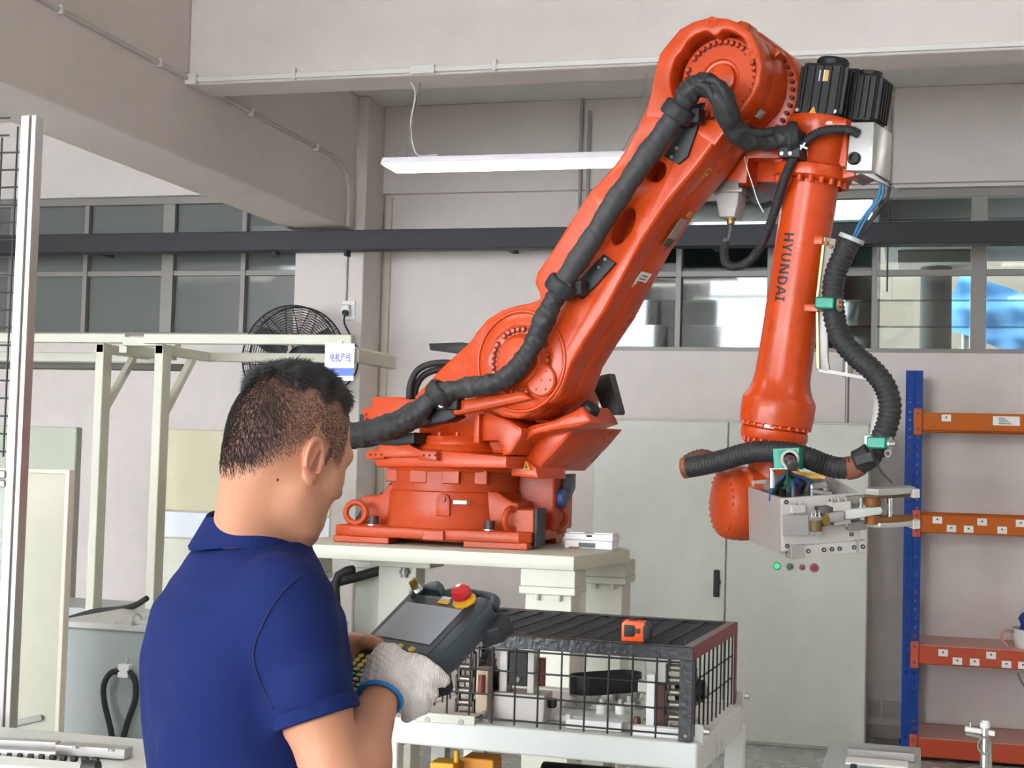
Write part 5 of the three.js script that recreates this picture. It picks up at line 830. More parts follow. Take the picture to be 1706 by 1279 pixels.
// the chain drive inside the cage
{
  const at = (x, y, z) => { const c = Math.cos(CT), s = Math.sin(CT), a = x - CAGE[0], b = z - CAGE[2]; return [CAGE[0] + a * c + b * s, y, CAGE[2] - a * s + b * c]; };
  const bed = CAGE[1] - 0.0045;
  const chain = (name, x, z, n, label) => {
    const t = thing(name, [x, bed, z], label, 'chain', 'roller chains in the wire cage'), plate = std('#4d453e', 0.45, 0.8), rl = std('#8a8176', 0.35, 0.9);
    for (let k = 0; k < n; k++) {
      const y = 0.012 + k * 0.0254, w = k % 2 ? 0.0145 : 0.0195, o = ring2(0, 0, 1, 12).map(([a, b]) => [b * 0.0085 * (1 - 0.18 * (1 - Math.abs(a))), a * 0.0085 + Math.sign(a) * 0.0127]);
      const [link] = [-1, 1].map((s) => mesh('link', slab(o, -0.0024, 0.0024, { bevel: 0.0006, steps: 1 }).rotateY(Math.PI / 2).translate(s * w, y + 0.0127, 0.004), plate, t));
      mesh('roller', rod([-0.012, y, 0.004], [0.012, y, 0.004], 0.0078, 0.0078, 12), rl, link);
    }
    return t;
  };
  chain('roller_chain', -0.925, -3.09, 6, 'rusty roller chain standing upright at the left end of the cage');
  chain('roller_chain', -0.470, -3.10, 7, 'rusty roller chain standing upright behind the right corner post');
  const sprocket = (x, z, R, label) => {
    const t = thing('sprocket', [x, bed, z], label, 'sprocket'), c = [0, R + 0.012, 0], teeth = [];
    for (let k = 0; k < 20; k++) { const a = k / 20 * Math.PI * 2; teeth.push([Math.cos(a) * (R + 0.0), Math.sin(a) * R], [Math.cos(a + 0.1) * (R - 0.009), Math.sin(a + 0.1) * (R - 0.009)], [Math.cos(a + 0.21) * (R - 0.009), Math.sin(a + 0.21) * (R - 0.009)]); }
    mesh('wheel', slab(teeth.map(([a, b]) => [a, b + c[1]]), -0.007, 0.007, { bevel: 0.0015, steps: 1 }).rotateY(Math.PI / 2), M.blackSteel, t);
    mesh('hub', rod([-0.03, c[1], 0], [0.03, c[1], 0], 0.024, 0.024, 24), std('#3a3634', 0.5, 0.6), t);
    mesh('shaft', rod([-0.035, c[1], 0], [0.035, c[1], 0], 0.011), M.steel, t);
    mesh('stand', span([-0.02, 0, -0.03], [0.02, 0.02, 0.03], 0.002), M.castAlu, t);
    return t;
  };
  sprocket(-0.90, -3.165, 0.066, 'black sprocket wheel behind the left roller chain'); sprocket(-0.452, -3.18, 0.07, 'black sprocket wheel behind the right corner post');
  const blk = (name, parts, pos, label, cat) => { const t = thing(name, pos, label, cat); for (const [n, g, m] of parts) mesh(n, g, m, t); return t; };
  const tan = std('#a3917c', 0.45, 0.4), dk = std('#211a1b', 0.5);
  blk('bearing_block', [['column', span([-0.014, 0.012, -0.016], [0.014, 0.115, 0.016], 0.003), tan], ['red_sleeve', rod([0.0, 0.06, 0.016], [0.0, 0.1, 0.016], 0.008, 0.008, 14), std('#7d3226', 0.5)], ['base', span([-0.02, 0, -0.03], [0.02, 0.012, 0.03], 0.002), M.castAlu], ['bolt', hexbolt([0.01, 0.012, 0.023], [0.01, 0.024, 0.023], 0.006), M.aluDark]], [-0.887, bed, -3.095], 'tan metal bearing column beside the left chain', 'bearing');
  blk('coupling_housing', [['left_plate', span([-0.044, 0.061, -0.02], [-0.026, 0.15, 0.03], 0.002), M.castAlu], ['right_plate', span([0.019, 0.061, -0.02], [0.034, 0.15, 0.03], 0.002), M.castAlu], ['dark_block', span([-0.025, 0.075, -0.015], [0.018, 0.148, 0.025], 0.003), dk], ['knob', rod([-0.003, 0.09, 0.025], [-0.003, 0.09, 0.034], 0.008, 0.006, 14), M.aluDark], ['red_cylinder', rod([0.044, 0.075, 0.0], [0.044, 0.135, 0.0], 0.0085, 0.0085, 16), std('#71332a', 0.5)], ['base', span([-0.055, 0.0, -0.04], [0.06, 0.06, 0.035], 0.003), M.castAlu], ['clamp', span([0.061, 0.03, -0.01], [0.078, 0.05, 0.012], 0.003), M.blackSteel]], [-0.815, bed, -3.145], 'dark coupling block between two aluminium plates in the cage', 'coupling');
  blk('base_strip', [['plate', span([-0.075, 0, -0.02], [0.06, 0.02, 0.02], 0.002), M.creamPaint], ['bolt', rod([-0.045, 0.006, 0.0195], [-0.045, 0.006, 0.022], 0.006, 0.006, 12), M.aluDark], ['bolt', rod([0.03, 0.006, 0.0195], [0.03, 0.006, 0.022], 0.006, 0.006, 12), M.aluDark]], [-0.945, bed, -3.045], 'cream base strip at the foot of the left chain', 'plate');
  // belt drive
  const bt = thing('belt_drive', [-0.70, bed, -3.27], 'black belt running round two pulleys on a grey plate in the cage', 'belt drive');
  mesh('carrier_plate', span([-0.055, 0.0, -0.14], [0.15, 0.014, 0.12], 0.002), M.whitePaint, bt); mesh('ramp', slab([[-0.05, 0.014], [0.1, 0.014], [0.06, 0.026], [-0.04, 0.026]], -0.06, 0.02, { bevel: 0.002 }), M.greyPaint, bt);
  const loop = []; for (let k = 0; k <= 16; k++) { const a = Math.PI * 0.75 + (k / 16) * Math.PI; loop.push([Math.cos(a) * 0.036 - 0.0, Math.sin(a) * 0.036 + 0.0]); } for (let k = 0; k <= 16; k++) { const a = -Math.PI * 0.25 + (k / 16) * Math.PI; loop.push([0.075 + Math.cos(a) * 0.036, 0.085 + Math.sin(a) * 0.036]); }
  mesh('belt', slab(loop, 0, 0.042, { bevel: 0.001, holes: [loop.map(([a, b]) => [0.0375 + (a - 0.0375) * 0.93, 0.0425 + (b - 0.0425) * 0.93])] }).rotateX(-Math.PI / 2).translate(0, 0.045, 0), std('#1c1c1e', 0.55), bt);
  for (const [x, z] of [[0, 0], [0.075, -0.085]]) { const p = mesh('pulley', turned([[0, 0.02], [0.026, 0.02], [0.03, 0.026], [0.034, 0.04], [0.034, 0.072], [0.012, 0.074], [0, 0.074]], [x, 0, z], [x, 1, z], 32), M.steel, bt); const th = []; for (let k = 0; k < 30; k++) { const a = k / 30 * Math.PI * 2; th.push(box(0.003, 0.006, 0.004, x + Math.cos(a) * 0.0345, 0.043, z + Math.sin(a) * 0.0345, 0.0005)); } mesh('pulley_teeth', th, M.steel, p).userData.kind = 'stuff'; }
  for (const [x, z] of [[0.05, 0.06], [0.09, 0.05], [0.1, 0.0], [0.13, -0.04]]) { const q = mesh('valve', rod([x, 0.014, z], [x, 0.032, z], 0.012, 0.012, 14), M.white, bt); mesh('stem', rod([x, 0.032, z], [x, 0.046, z], 0.006, 0.006, 10), M.castAlu, q); }
  blk('guide_plate', [['plate', span([-0.06, 0, -0.014], [0.06, 0.02, 0.014], 0.002), M.white], ['lip', span([-0.06, 0.02, -0.014], [-0.05, 0.03, 0.014], 0.001), M.whitePaint]], [-0.64, bed, -3.09], 'long white guide bar in front of the belt drive', 'bar');
  blk('end_bracket', [['upright', span([-0.03, 0, -0.012], [-0.012, 0.12, 0.02], 0.002), M.white], ['dark_plate', span([-0.011, 0.01, -0.01], [0.01, 0.1, 0.02], 0.002), std('#4a2a24', 0.5, 0.3)], ['foot', span([-0.075, 0, -0.03], [0.02, 0.014, 0.03], 0.002), M.castAlu], ['screw', rod([-0.05, 0.014, 0.01], [-0.05, 0.028, 0.01], 0.009, 0.007, 12), std('#5b3a30', 0.4, 0.6)], ['switch', span([-0.05, 0.08, -0.005], [-0.031, 0.105, 0.012], 0.002), M.castAlu]], [-0.505, bed, -3.13], 'white bracket with a brown plate left of the right chain', 'bracket');
  blk('grey_block', [['body', span([-0.05, 0, -0.03], [0.05, 0.02, 0.03], 0.003), M.greyPaint], ['cap', span([-0.03, 0.02, -0.02], [0.03, 0.13, 0.0], 0.003), std('#d8d9cf', 0.5)]], [-0.56, bed, -3.40], 'pale switch block at the back of the cage', 'block');
  blk('white_step', [['step', span([-0.05, 0, -0.012], [0.045, 0.022, 0.012], 0.002), M.white]], [-0.50, bed, -3.055], 'small white step before the right chain', 'block');
  blk('yellow_block', [['body', span([-0.055, 0, -0.04], [0.0, 0.135, 0.02], 0.004), M.yellow], ['side', span([0.002, 0, -0.1], [0.075, 0.14, -0.03], 0.004), std('#d98d16', 0.5)], ['pin', rod([0.0, 0.135, 0.0], [0.0, 0.16, 0.0], 0.006, 0.006, 10), M.yellow]], [-0.945, 0.801, -3.10], 'yellow steel block on the lower shelf of the white stand', 'block');
  blk('black_motor', [['body', rod([-0.08, 0.06, 0], [0.08, 0.06, 0], 0.05, 0.05, 24), M.black], ['foot', span([-0.06, 0, -0.04], [0.06, 0.02, 0.04], 0.003), M.black]], [-0.72, 0.801, -3.30], 'black motor lying on the lower shelf of the stand', 'motor');
}
// tape measure on the cage lid
{
  const t = thing('tape_measure', [-0.552, CAGE[1] + 0.1905, -3.055], 'orange and black tape measure lying on top of the wire cage', 'tape measure'); t.rotation.y = 0.02;
  const om = std('#ee5a12', 0.4), prof = [[-0.026, 0.0], [0.022, 0.0], [0.026, 0.006], [0.026, 0.034], [0.02, 0.041], [-0.02, 0.043], [-0.026, 0.036]];
  mesh('case', slab(prof, -0.018, 0.018, { bevel: 0.003 }), om, t);
  mesh('grip', slab([[0.02, -0.0005], [0.034, 0.004], [0.036, 0.03], [0.024, 0.0425], [0.018, 0.03], [0.019, 0.01]], -0.0175, 0.0185, { bevel: 0.002 }), M.black, t);
  mesh('window', [slab([[-0.02, 0.01], [0.0, 0.01], [0.003, 0.014], [0.003, 0.03], [0.0, 0.034], [-0.02, 0.034]], 0.0172, 0.019, { bevel: 0.0006 })], M.black, t);
  mesh('badge', span([0.004, 0.017, 0.0172], [0.014, 0.027, 0.0188], 0.001), std('#3a2a24', 0.5), t);
  mesh('lock_button', span([-0.012, 0.042, -0.006], [0.004, 0.047, 0.006], 0.002), M.black, t);
}
// lower right corner: chrome clamp stand and the machine bed it stands on
{
  const t = thing('machine_bed', [0.1, 0, -5.1], 'low steel machine bed along the lower edge right of the cabinet', 'machine'), y = 0.632;
  mesh('bed', span([-0.36, 0.0, -0.3], [-0.07, y - 0.03, 0.2], 0.006), M.greyPaint, t); mesh('bed_top', span([-0.37, y - 0.03, -0.32], [-0.06, y - 0.006, 0.22], 0.004), std('#b4b8b6', 0.4, 0.2), t);
  mesh('guide_rail', bar([-0.30, y + 0.009, -0.05], [-0.08, y + 0.009, -0.05], 0.03, 0.04), M.alu, t); mesh('white_cover', span([-0.3, y - 0.006, -0.0], [-0.10, y + 0.004, 0.1], 0.004), M.white, t); mesh('knob', rod([-0.27, y - 0.004, 0.16], [-0.27, y + 0.01, 0.16], 0.012, 0.01, 14), M.black, t);
  const c = thing('clamp_stand', [0.235, 0, -5.02], 'chrome column with a clamp arm near the lower right corner', 'clamp stand');
  mesh('column', [rod([0, -0.62, 0], [0, 0.15, 0], 0.014)], M.chrome, c);
  mesh('side_column', rod([0.012, -0.6, -0.02], [0.012, 0.1, -0.02], 0.012), M.chrome, c);
  mesh('head', [rod([0, 0.15, 0], [0, 0.165, 0], 0.016), rod([0, 0.165, 0], [0, 0.172, 0], 0.012)], M.white, c);
  mesh('clamp_arm', [bar([-0.062, 0.142, 0], [0.03, 0.133, 0], 0.016, 0.02)], M.white, c); mesh('clamp_jaw', [bar([-0.06, 0.128, 0.005], [-0.012, 0.12, 0.005], 0.012, 0.018)], M.aluDark, c);
  mesh('pin', rod([-0.045, 0.14, 0], [-0.045, 0.162, 0], 0.003), M.steel, c); mesh('loop', new THREE.TorusGeometry(0.022, 0.003, 8, 24).scale(0.9, 1.2, 1).translate(-0.002, 0.095, 0.016), M.aluDark, c);
  mesh('base', turned([[0, 0], [0.12, 0], [0.12, 0.012], [0.03, 0.02], [0, 0.02]], [0, -0.626, 0], [0, 1, 0], 32), M.chrome, c);
  for (const k of c.children) k.position.y = 0.626;
}

// ---------- the man with the teach pendant ----------
// a signed distance field meshed with surface nets: one smooth skin from many joined shapes
function surfaceNets(f, lo, hi, h) {
  const n = [0, 1, 2].map((k) => Math.ceil((hi[k] - lo[k]) / h) + 1), [nx, ny, nz] = n, val = new Float32Array(nx * ny * nz), at = (i, j, k) => i + nx * (j + ny * k);
  for (let k = 0; k < nz; k++) for (let j = 0; j < ny; j++) for (let i = 0; i < nx; i++) val[at(i, j, k)] = f(lo[0] + i * h, lo[1] + j * h, lo[2] + k * h);
  const idOf = new Int32Array(nx * ny * nz).fill(-1), pos = [], idx = [];
  const E = [[0, 1], [2, 3], [4, 5], [6, 7], [0, 2], [1, 3], [4, 6], [5, 7], [0, 4], [1, 5], [2, 6], [3, 7]];
  for (let k = 0; k < nz - 1; k++) for (let j = 0; j < ny - 1; j++) for (let i = 0; i < nx - 1; i++) {
    const c = []; let m = 0;
    for (let q = 0; q < 8; q++) { const v = val[at(i + (q & 1), j + ((q >> 1) & 1), k + (q >> 2))]; c.push(v); if (v < 0) m++; }
    if (m === 0 || m === 8) continue;
    let x = 0, y = 0, z = 0, w = 0;
    for (const [a, b] of E) if ((c[a] < 0) !== (c[b] < 0)) { const t = c[a] / (c[a] - c[b]); x += (a & 1) + t * ((b & 1) - (a & 1)); y += ((a >> 1) & 1) + t * (((b >> 1) & 1) - ((a >> 1) & 1)); z += (a >> 2) + t * ((b >> 2) - (a >> 2)); w++; }
    idOf[at(i, j, k)] = pos.length / 3; pos.push(lo[0] + (i + x / w) * h, lo[1] + (j + y / w) * h, lo[2] + (k + z / w) * h);
  }
  const quad = (a, b, c, d, flip) => { if (a < 0 || b < 0 || c < 0 || d < 0) return; if (flip) idx.push(a, c, b, a, d, c); else idx.push(a, b, c, a, c, d); };
  for (let k = 1; k < nz - 1; k++) for (let j = 1; j < ny - 1; j++) for (let i = 1; i < nx - 1; i++) {
    const v = val[at(i, j, k)] < 0;
    if (v !== val[at(i + 1, j, k)] < 0) quad(idOf[at(i, j - 1, k - 1)], idOf[at(i, j, k - 1)], idOf[at(i, j, k)], idOf[at(i, j - 1, k)], !v);
    if (v !== val[at(i, j + 1, k)] < 0) quad(idOf[at(i - 1, j, k - 1)], idOf[at(i - 1, j, k)], idOf[at(i, j, k)], idOf[at(i, j, k - 1)], !v);
    if (v !== val[at(i, j, k + 1)] < 0) quad(idOf[at(i - 1, j - 1, k)], idOf[at(i, j - 1, k)], idOf[at(i, j, k)], idOf[at(i - 1, j, k)], !v);
  }
  const g = new THREE.BufferGeometry(); g.setAttribute('position', new THREE.Float32BufferAttribute(pos, 3)); g.setIndex(idx); g.computeVertexNormals();
  return g;
}
const smin = (a, b, k) => { const h = Math.max(k - Math.abs(a - b), 0) / k; return Math.min(a, b) - h * h * k * 0.25; };
const smax = (a, b, k) => -smin(-a, -b, k);
function capsule(a, b, ra, rb) {
  const dx = b[0] - a[0], dy = b[1] - a[1], dz = b[2] - a[2], L = dx * dx + dy * dy + dz * dz;
  return (x, y, z) => { const px = x - a[0], py = y - a[1], pz = z - a[2], t = Math.max(0, Math.min(1, (px * dx + py * dy + pz * dz) / L)); return Math.hypot(px - dx * t, py - dy * t, pz - dz * t) - (ra + (rb - ra) * t); };
}
function ellipsoid(c, r) { const m = Math.min(...r); return (x, y, z) => { const a = (x - c[0]) / r[0], b = (y - c[1]) / r[1], e = (z - c[2]) / r[2], k0 = Math.hypot(a, b, e), k1 = Math.hypot(a / r[0], b / r[1], e / r[2]); return k1 < 1e-6 ? -m : (k0 * (k0 - 1)) / k1; }; }
const unite = (list, k) => (x, y, z) => { let d = list[0](x, y, z); for (let i = 1; i < list.length; i++) d = smin(d, list[i](x, y, z), k); return d; };
const bounds = (pts, pad) => [[0, 1, 2].map((k) => Math.min(...pts.map((p) => p[k])) - pad), [0, 1, 2].map((k) => Math.max(...pts.map((p) => p[k])) + pad)];
const chain = (pts, radii, k = 0.02) => unite(pts.slice(1).map((p, i) => capsule(pts[i], p, radii[i], radii[i + 1])), k);

const HR = [0.9652, 0, -0.2614], HF = [-0.2622, 0, -0.965];
const facing = (deg) => { const a = deg * Math.PI / 180; return V(Math.cos(a) * HR[0] + Math.sin(a) * HF[0], 0, Math.cos(a) * HR[2] + Math.sin(a) * HF[2]).normalize(); };
function frame(origin, deg, pitch = 0, roll = 0) { const f = facing(deg), r = f.clone().cross(UP), m = new THREE.Matrix4().makeBasis(r, UP, f.clone().negate()); m.multiply(new THREE.Matrix4().makeRotationX(-pitch)).multiply(new THREE.Matrix4().makeRotationZ(roll)); m.setPosition(...origin); return m; }
const toLocal = (m, p) => v3(p).applyMatrix4(m.clone().invert()).toArray(), toWorld = (m, p) => v3(p).applyMatrix4(m).toArray();

const MAN = [-0.90, 0, -1.955];
const torsoM = frame(MAN, 28), headM = frame([-0.845,1.602,-1.918], 45, 0.33, -0.04).multiply(new THREE.Matrix4().makeScale(0.9, 0.9, 0.9));
const man = thing('person', MAN, 'person in a navy polo shirt seen from behind, holding the teach pendant, one hand gloved', 'person');
const local = (g) => g.translate(-MAN[0], -MAN[1], -MAN[2]);
// joints in the world
const shR = [-0.813,1.399,-1.849], elR = [-0.712,1.138,-1.832], wrR = [-0.723,1.262,-1.999];
const shL = toWorld(torsoM, [-0.17, 1.40, 0.0]), elL = toWorld(torsoM, [-0.23, 1.12, -0.02]), wrL = [-0.854,1.282,-2.139];

// head
const [headF, headPlain] = (() => {
  const skull = ellipsoid([0, 0.034, 0.006], [0.077, 0.094, 0.097]), occ = ellipsoid([0, 0.0, 0.042], [0.064, 0.07, 0.055]), face = ellipsoid([0, -0.04, -0.035], [0.064, 0.085, 0.062]), jaw = chain([[0.055, -0.06, -0.005], [0.03, -0.1, -0.06], [0, -0.112, -0.078], [-0.03, -0.1, -0.06], [-0.055, -0.06, -0.005]], [0.018, 0.018, 0.02, 0.018, 0.018], 0.02), chin = ellipsoid([0, -0.105, -0.075], [0.025, 0.02, 0.02]);
  const cheek = unite([ellipsoid([0.045, -0.03, -0.058], [0.022, 0.022, 0.022]), ellipsoid([-0.045, -0.03, -0.058], [0.022, 0.022, 0.022])], 0.01), fill = unite([ellipsoid([0.042, -0.07, -0.02], [0.026, 0.036, 0.04]), ellipsoid([-0.042, -0.07, -0.02], [0.026, 0.036, 0.04])], 0.01);
  const brow = chain([[0.05, 0.018, -0.074], [0.02, 0.018, -0.09], [-0.02, 0.018, -0.09], [-0.05, 0.018, -0.074]], [0.01, 0.012, 0.012, 0.01], 0.012);
  const nose = unite([capsule([0, 0.008, -0.092], [0, -0.032, -0.112], 0.009, 0.013), ellipsoid([0.011, -0.036, -0.101], [0.009, 0.008, 0.009]), ellipsoid([-0.011, -0.036, -0.101], [0.009, 0.008, 0.009])], 0.01);
  const lips = unite([capsule([0.018, -0.065, -0.09], [-0.018, -0.065, -0.09], 0.007, 0.007), capsule([0.015, -0.075, -0.088], [-0.015, -0.075, -0.088], 0.008, 0.008)], 0.004);
  const sockets = unite([ellipsoid([0.031, 0.0, -0.1], [0.018, 0.013, 0.016]), ellipsoid([-0.031, 0.0, -0.1], [0.018, 0.013, 0.016])], 0.004), eyes = unite([ellipsoid([0.031, 0.0, -0.079], [0.013, 0.012, 0.012]), ellipsoid([-0.031, 0.0, -0.079], [0.013, 0.012, 0.012])], 0.004);
  const nb = toLocal(headM, toWorld(torsoM, [-0.01, 1.44, 0.005])), neck = capsule([-0.004, -0.055, 0.03], nb, 0.049, 0.058), nape = capsule([0, -0.03, 0.05], toLocal(headM, toWorld(torsoM, [0, 1.44, 0.03])), 0.038, 0.05);
  // each ear: a tilted bowl with a rim, a lobe and a canal
  const ear = (s) => {
    const m = new THREE.Matrix4().makeTranslation(s * 0.078, -0.014, 0.006).multiply(new THREE.Matrix4().makeScale(0.95, 0.95, 0.95)).multiply(new THREE.Matrix4().makeRotationY(s * 0.12)).multiply(new THREE.Matrix4().makeRotationX(0.22)), inv = m.clone().invert().elements;
    const plate = ellipsoid([0, 0, 0], [0.008, 0.032, 0.0185]), bowl = ellipsoid([s * 0.008, -0.004, -0.004], [0.0095, 0.0205, 0.0115]), lobe = ellipsoid([0, -0.03, -0.006], [0.006, 0.01, 0.009]), trag = ellipsoid([s * 0.003, -0.006, -0.0155], [0.006, 0.007, 0.005]), rim = (x, y, z) => { const q = Math.hypot(y / 0.031, z / 0.0175); return Math.hypot((q - 1) * 0.021, x - s * 0.005) - 0.0042; }, fold = capsule([s * 0.004, 0.014, -0.004], [s * 0.004, -0.012, 0.009], 0.0035, 0.004);
    return (x, y, z) => { const a = inv[0] * x + inv[4] * y + inv[8] * z + inv[12], b = inv[1] * x + inv[5] * y + inv[9] * z + inv[13], c = inv[2] * x + inv[6] * y + inv[10] * z + inv[14]; return smin(smin(smin(smin(smax(plate(a, b, c), -bowl(a, b, c), 0.004), y > -0.032 ? rim(a, b, c) : 1, 0.005), lobe(a, b, c), 0.008), trag(a, b, c), 0.005), fold(a, b, c), 0.004); };
  };
  const eR = ear(1), eL = ear(-1);
  const plain0 = (x, y, z) => {
    let d = smin(skull(x, y, z), occ(x, y, z), 0.03); d = smin(d, face(x, y, z), 0.045); d = smin(d, fill(x, y, z), 0.03); d = smin(d, jaw(x, y, z), 0.025); d = smin(d, chin(x, y, z), 0.015); d = smin(d, cheek(x, y, z), 0.025); d = smin(d, brow(x, y, z), 0.02); d = smin(d, nose(x, y, z), 0.012); d = smax(d, -sockets(x, y, z), 0.014); d = smin(d, eyes(x, y, z), 0.003); d = smin(d, lips(x, y, z), 0.008);
    d = smin(d, neck(x, y, z), 0.035); d = smin(d, nape(x, y, z), 0.03); return smin(d, eL(x, y, z), 0.007);
  };
  return [(x, y, z) => smin(plain0(x, y, z), eR(x, y, z), 0.006), plain0];
})();
const headBounds = [[-0.115, -0.24, -0.14], [0.115, 0.15, 0.14]];
const headG = surfaceNets(headPlain, headBounds[0], headBounds[1], 0.0034), earG = surfaceNets(headF, [0.06, -0.062, -0.034], [0.105, 0.034, 0.046], 0.0014);
// trunk and legs under the clothes
const halfW = [[0.0, 0.09], [0.82, 0.16], [0.95, 0.168], [1.08, 0.152], [1.2, 0.154], [1.3, 0.166], [1.36, 0.16], [1.405, 0.135], [1.435, 0.095], [1.465, 0.068], [1.56, 0.056]], halfD = [[0, 0.09], [0.82, 0.11], [0.95, 0.118], [1.08, 0.105], [1.2, 0.116], [1.3, 0.124], [1.37, 0.115], [1.405, 0.095], [1.435, 0.08], [1.465, 0.066], [1.56, 0.056]];
const lerpTable = (t, y) => { for (let i = 1; i < t.length; i++) if (y <= t[i][0]) { let k = Math.max(0, (y - t[i - 1][0]) / (t[i][0] - t[i - 1][0])); k = k * k * (3 - 2 * k) * 0.4 + k * 0.6; return t[i - 1][1] + (t[i][1] - t[i - 1][1]) * k; } return t[t.length - 1][1]; };
const zShift = (y) => 0.018 * Math.sin((y - 0.95) * 5.2);
const trunk = (grow) => (x, y, z) => { const w = lerpTable(halfW, y) + grow, d = lerpTable(halfD, y) + grow, k = Math.pow(Math.pow(Math.abs(x) / w, 2.35) + Math.pow(Math.abs(z - zShift(y)) / d, 2.35), 1 / 2.35); return Math.max((k - 1) * Math.min(w, d), y - 1.53, 0.84 - y); };
const S = (p) => toLocal(torsoM, p), sR = S(shR), eRt = S(elR), wRt = S(wrR), sL = S(shL), eLt = S(elL), wLt = S(wrL);
const mixP = (a, b, t) => a.map((v, i) => v + (b[i] - v) * t);
const armR = chain([sR, mixP(sR, eRt, 0.5), eRt, mixP(eRt, wRt, 0.35), wRt], [0.047, 0.044, 0.04, 0.04, 0.0255], 0.03), armL = chain([sL, mixP(sL, eLt, 0.5), eLt, mixP(eLt, wLt, 0.35), wLt], [0.058, 0.05, 0.042, 0.043, 0.028], 0.03);
const bodyCore = (() => { const t = trunk(-0.014), legs = unite([capsule([0.09, 0.9, 0], [0.1, 0.5, -0.005], 0.085, 0.058), capsule([0.1, 0.5, -0.005], [0.105, 0.09, 0.02], 0.055, 0.035), capsule([-0.09, 0.9, 0], [-0.11, 0.5, 0.0], 0.085, 0.058), capsule([-0.11, 0.5, 0], [-0.115, 0.09, 0.02], 0.055, 0.035)], 0.03); return (x, y, z) => smin(smin(t(x, y, z), legs(x, y, z), 0.05), smin(armR(x, y, z), armL(x, y, z), 0.001), 0.03); })();
const bodyG = surfaceNets(bodyCore, [-0.36, 0.05, -0.46], [0.36, 1.545, 0.2], 0.012);
const foreG = surfaceNets(armR, ...bounds([sR, eRt, wRt], 0.075), 0.006);
// left hand, bare: thumb on top, fingers under the pendant's edge
const W2 = [-0.831,1.29,-2.124], lh = (p) => p;
const lhand = unite([
  chain([wrL, W2, [-0.811,1.3,-2.119]], [0.027, 0.029, 0.024], 0.02), capsule([-0.824,1.287,-2.121], [-0.81,1.289,-2.13], 0.024, 0.018),
  chain([[-0.81,1.309,-2.114], [-0.785,1.316,-2.099], [-0.769,1.315,-2.093], [-0.761,1.311,-2.09]], [0.0145, 0.0115, 0.0105, 0.009], 0.008),
  chain([[-0.815,1.296,-2.144], [-0.812,1.286,-2.171], [-0.802,1.275,-2.169]], [0.011, 0.0095, 0.008], 0.004),
  chain([[-0.817,1.286,-2.139], [-0.813,1.274,-2.161], [-0.802,1.265,-2.154]], [0.011, 0.0095, 0.008], 0.004),
  chain([[-0.818,1.28,-2.128], [-0.814,1.265,-2.146], [-0.805,1.256,-2.138]], [0.0105, 0.009, 0.0075], 0.004),
  chain([[-0.822,1.275,-2.122], [-0.815,1.26,-2.13], [-0.807,1.25,-2.122]], [0.009, 0.008, 0.007], 0.004)], 0.016);
const lhG = surfaceNets(lhand, ...bounds([wrL, [-0.756,1.327,-2.091], [-0.825,1.239,-2.18]], 0.03), 0.003);
// skin colours: stubble on the shaved sides, warmer ears and cheeks
const skin = new THREE.MeshPhysicalMaterial({ color: '#ffffff', vertexColors: true, roughness: 0.55, sheen: 0.2, sheenRoughness: 0.5, sheenColor: new THREE.Color('#d9a58c'), bumpMap: scaled(T.grain, 0.03), bumpScale: 0.00012 });
const hairline = (x, y, z) => {       // 1 inside the hair, 0 on bare skin; head axes
  const side = Math.abs(x) / 0.076, front = 0.052 + 0.02 * side - z * 0.0, t = Math.max(-1, Math.min(1, z / 0.1));
  let low = t < -0.55 ? 0.062 + (-t - 0.55) * 0.03 : t < -0.18 ? 0.062 - (t + 0.55) * 0.25 : t < 0.2 ? 0.006 + 0.014 * Math.cos((t - 0.02) * 7) : -0.006 - (t - 0.2) * 0.115;
  if (t < -0.3 && t > -0.62) low = Math.min(low, -0.012 + (Math.abs(t + 0.44) > 0.12 ? 0.075 : 0.0));   // sideburn
  return Math.max(0, Math.min(1, (y - low) / (t > 0.1 ? 0.04 : 0.014)));
};
function paintSkin(g, isHead) {
  const q = g.toNonIndexed ? g : g, p = q.attributes.position, col = new Float32Array(p.count * 3), base0 = new THREE.Color('#b98062'), red = new THREE.Color('#b36c54'), stub = new THREE.Color('#5a4037'), c = new THREE.Color();
  for (let i = 0; i < p.count; i++) {
    const x = p.getX(i), y = p.getY(i), z = p.getZ(i); c.copy(base0);
    if (isHead) { const e = Math.abs(x) > 0.078 ? 0.6 : 0; c.lerp(red, e); const n = 0.5 + 0.5 * Math.sin(x * 410 + z * 230) * Math.sin(y * 370 - z * 290); if (Math.abs(x) < 0.0795) c.lerp(stub, hairline(x, y, z) * (0.42 + 0.16 * n + 0.3 * Math.max(0, Math.min(1, (z - 0.03) / 0.05)) + 0.3 * Math.max(0, Math.min(1, (y - 0.085) / 0.03)))); }
    c.toArray(col, 3 * i);
  }
  q.setAttribute('color', new THREE.BufferAttribute(col, 3)); return q;
}
{
  const parts = [paintSkin(headG, true).applyMatrix4(headM), paintSkin(earG, true).applyMatrix4(headM), paintSkin(bodyG).applyMatrix4(torsoM), paintSkin(foreG).applyMatrix4(torsoM), paintSkin(lhG)];
  const list = parts.map((g) => { const q = g.toNonIndexed(); boxUV(q); return q; }), m = new THREE.Mesh(local(mergeGeometries(list)), skin); m.name = 'body'; m.castShadow = m.receiveShadow = true; man.add(m);
}
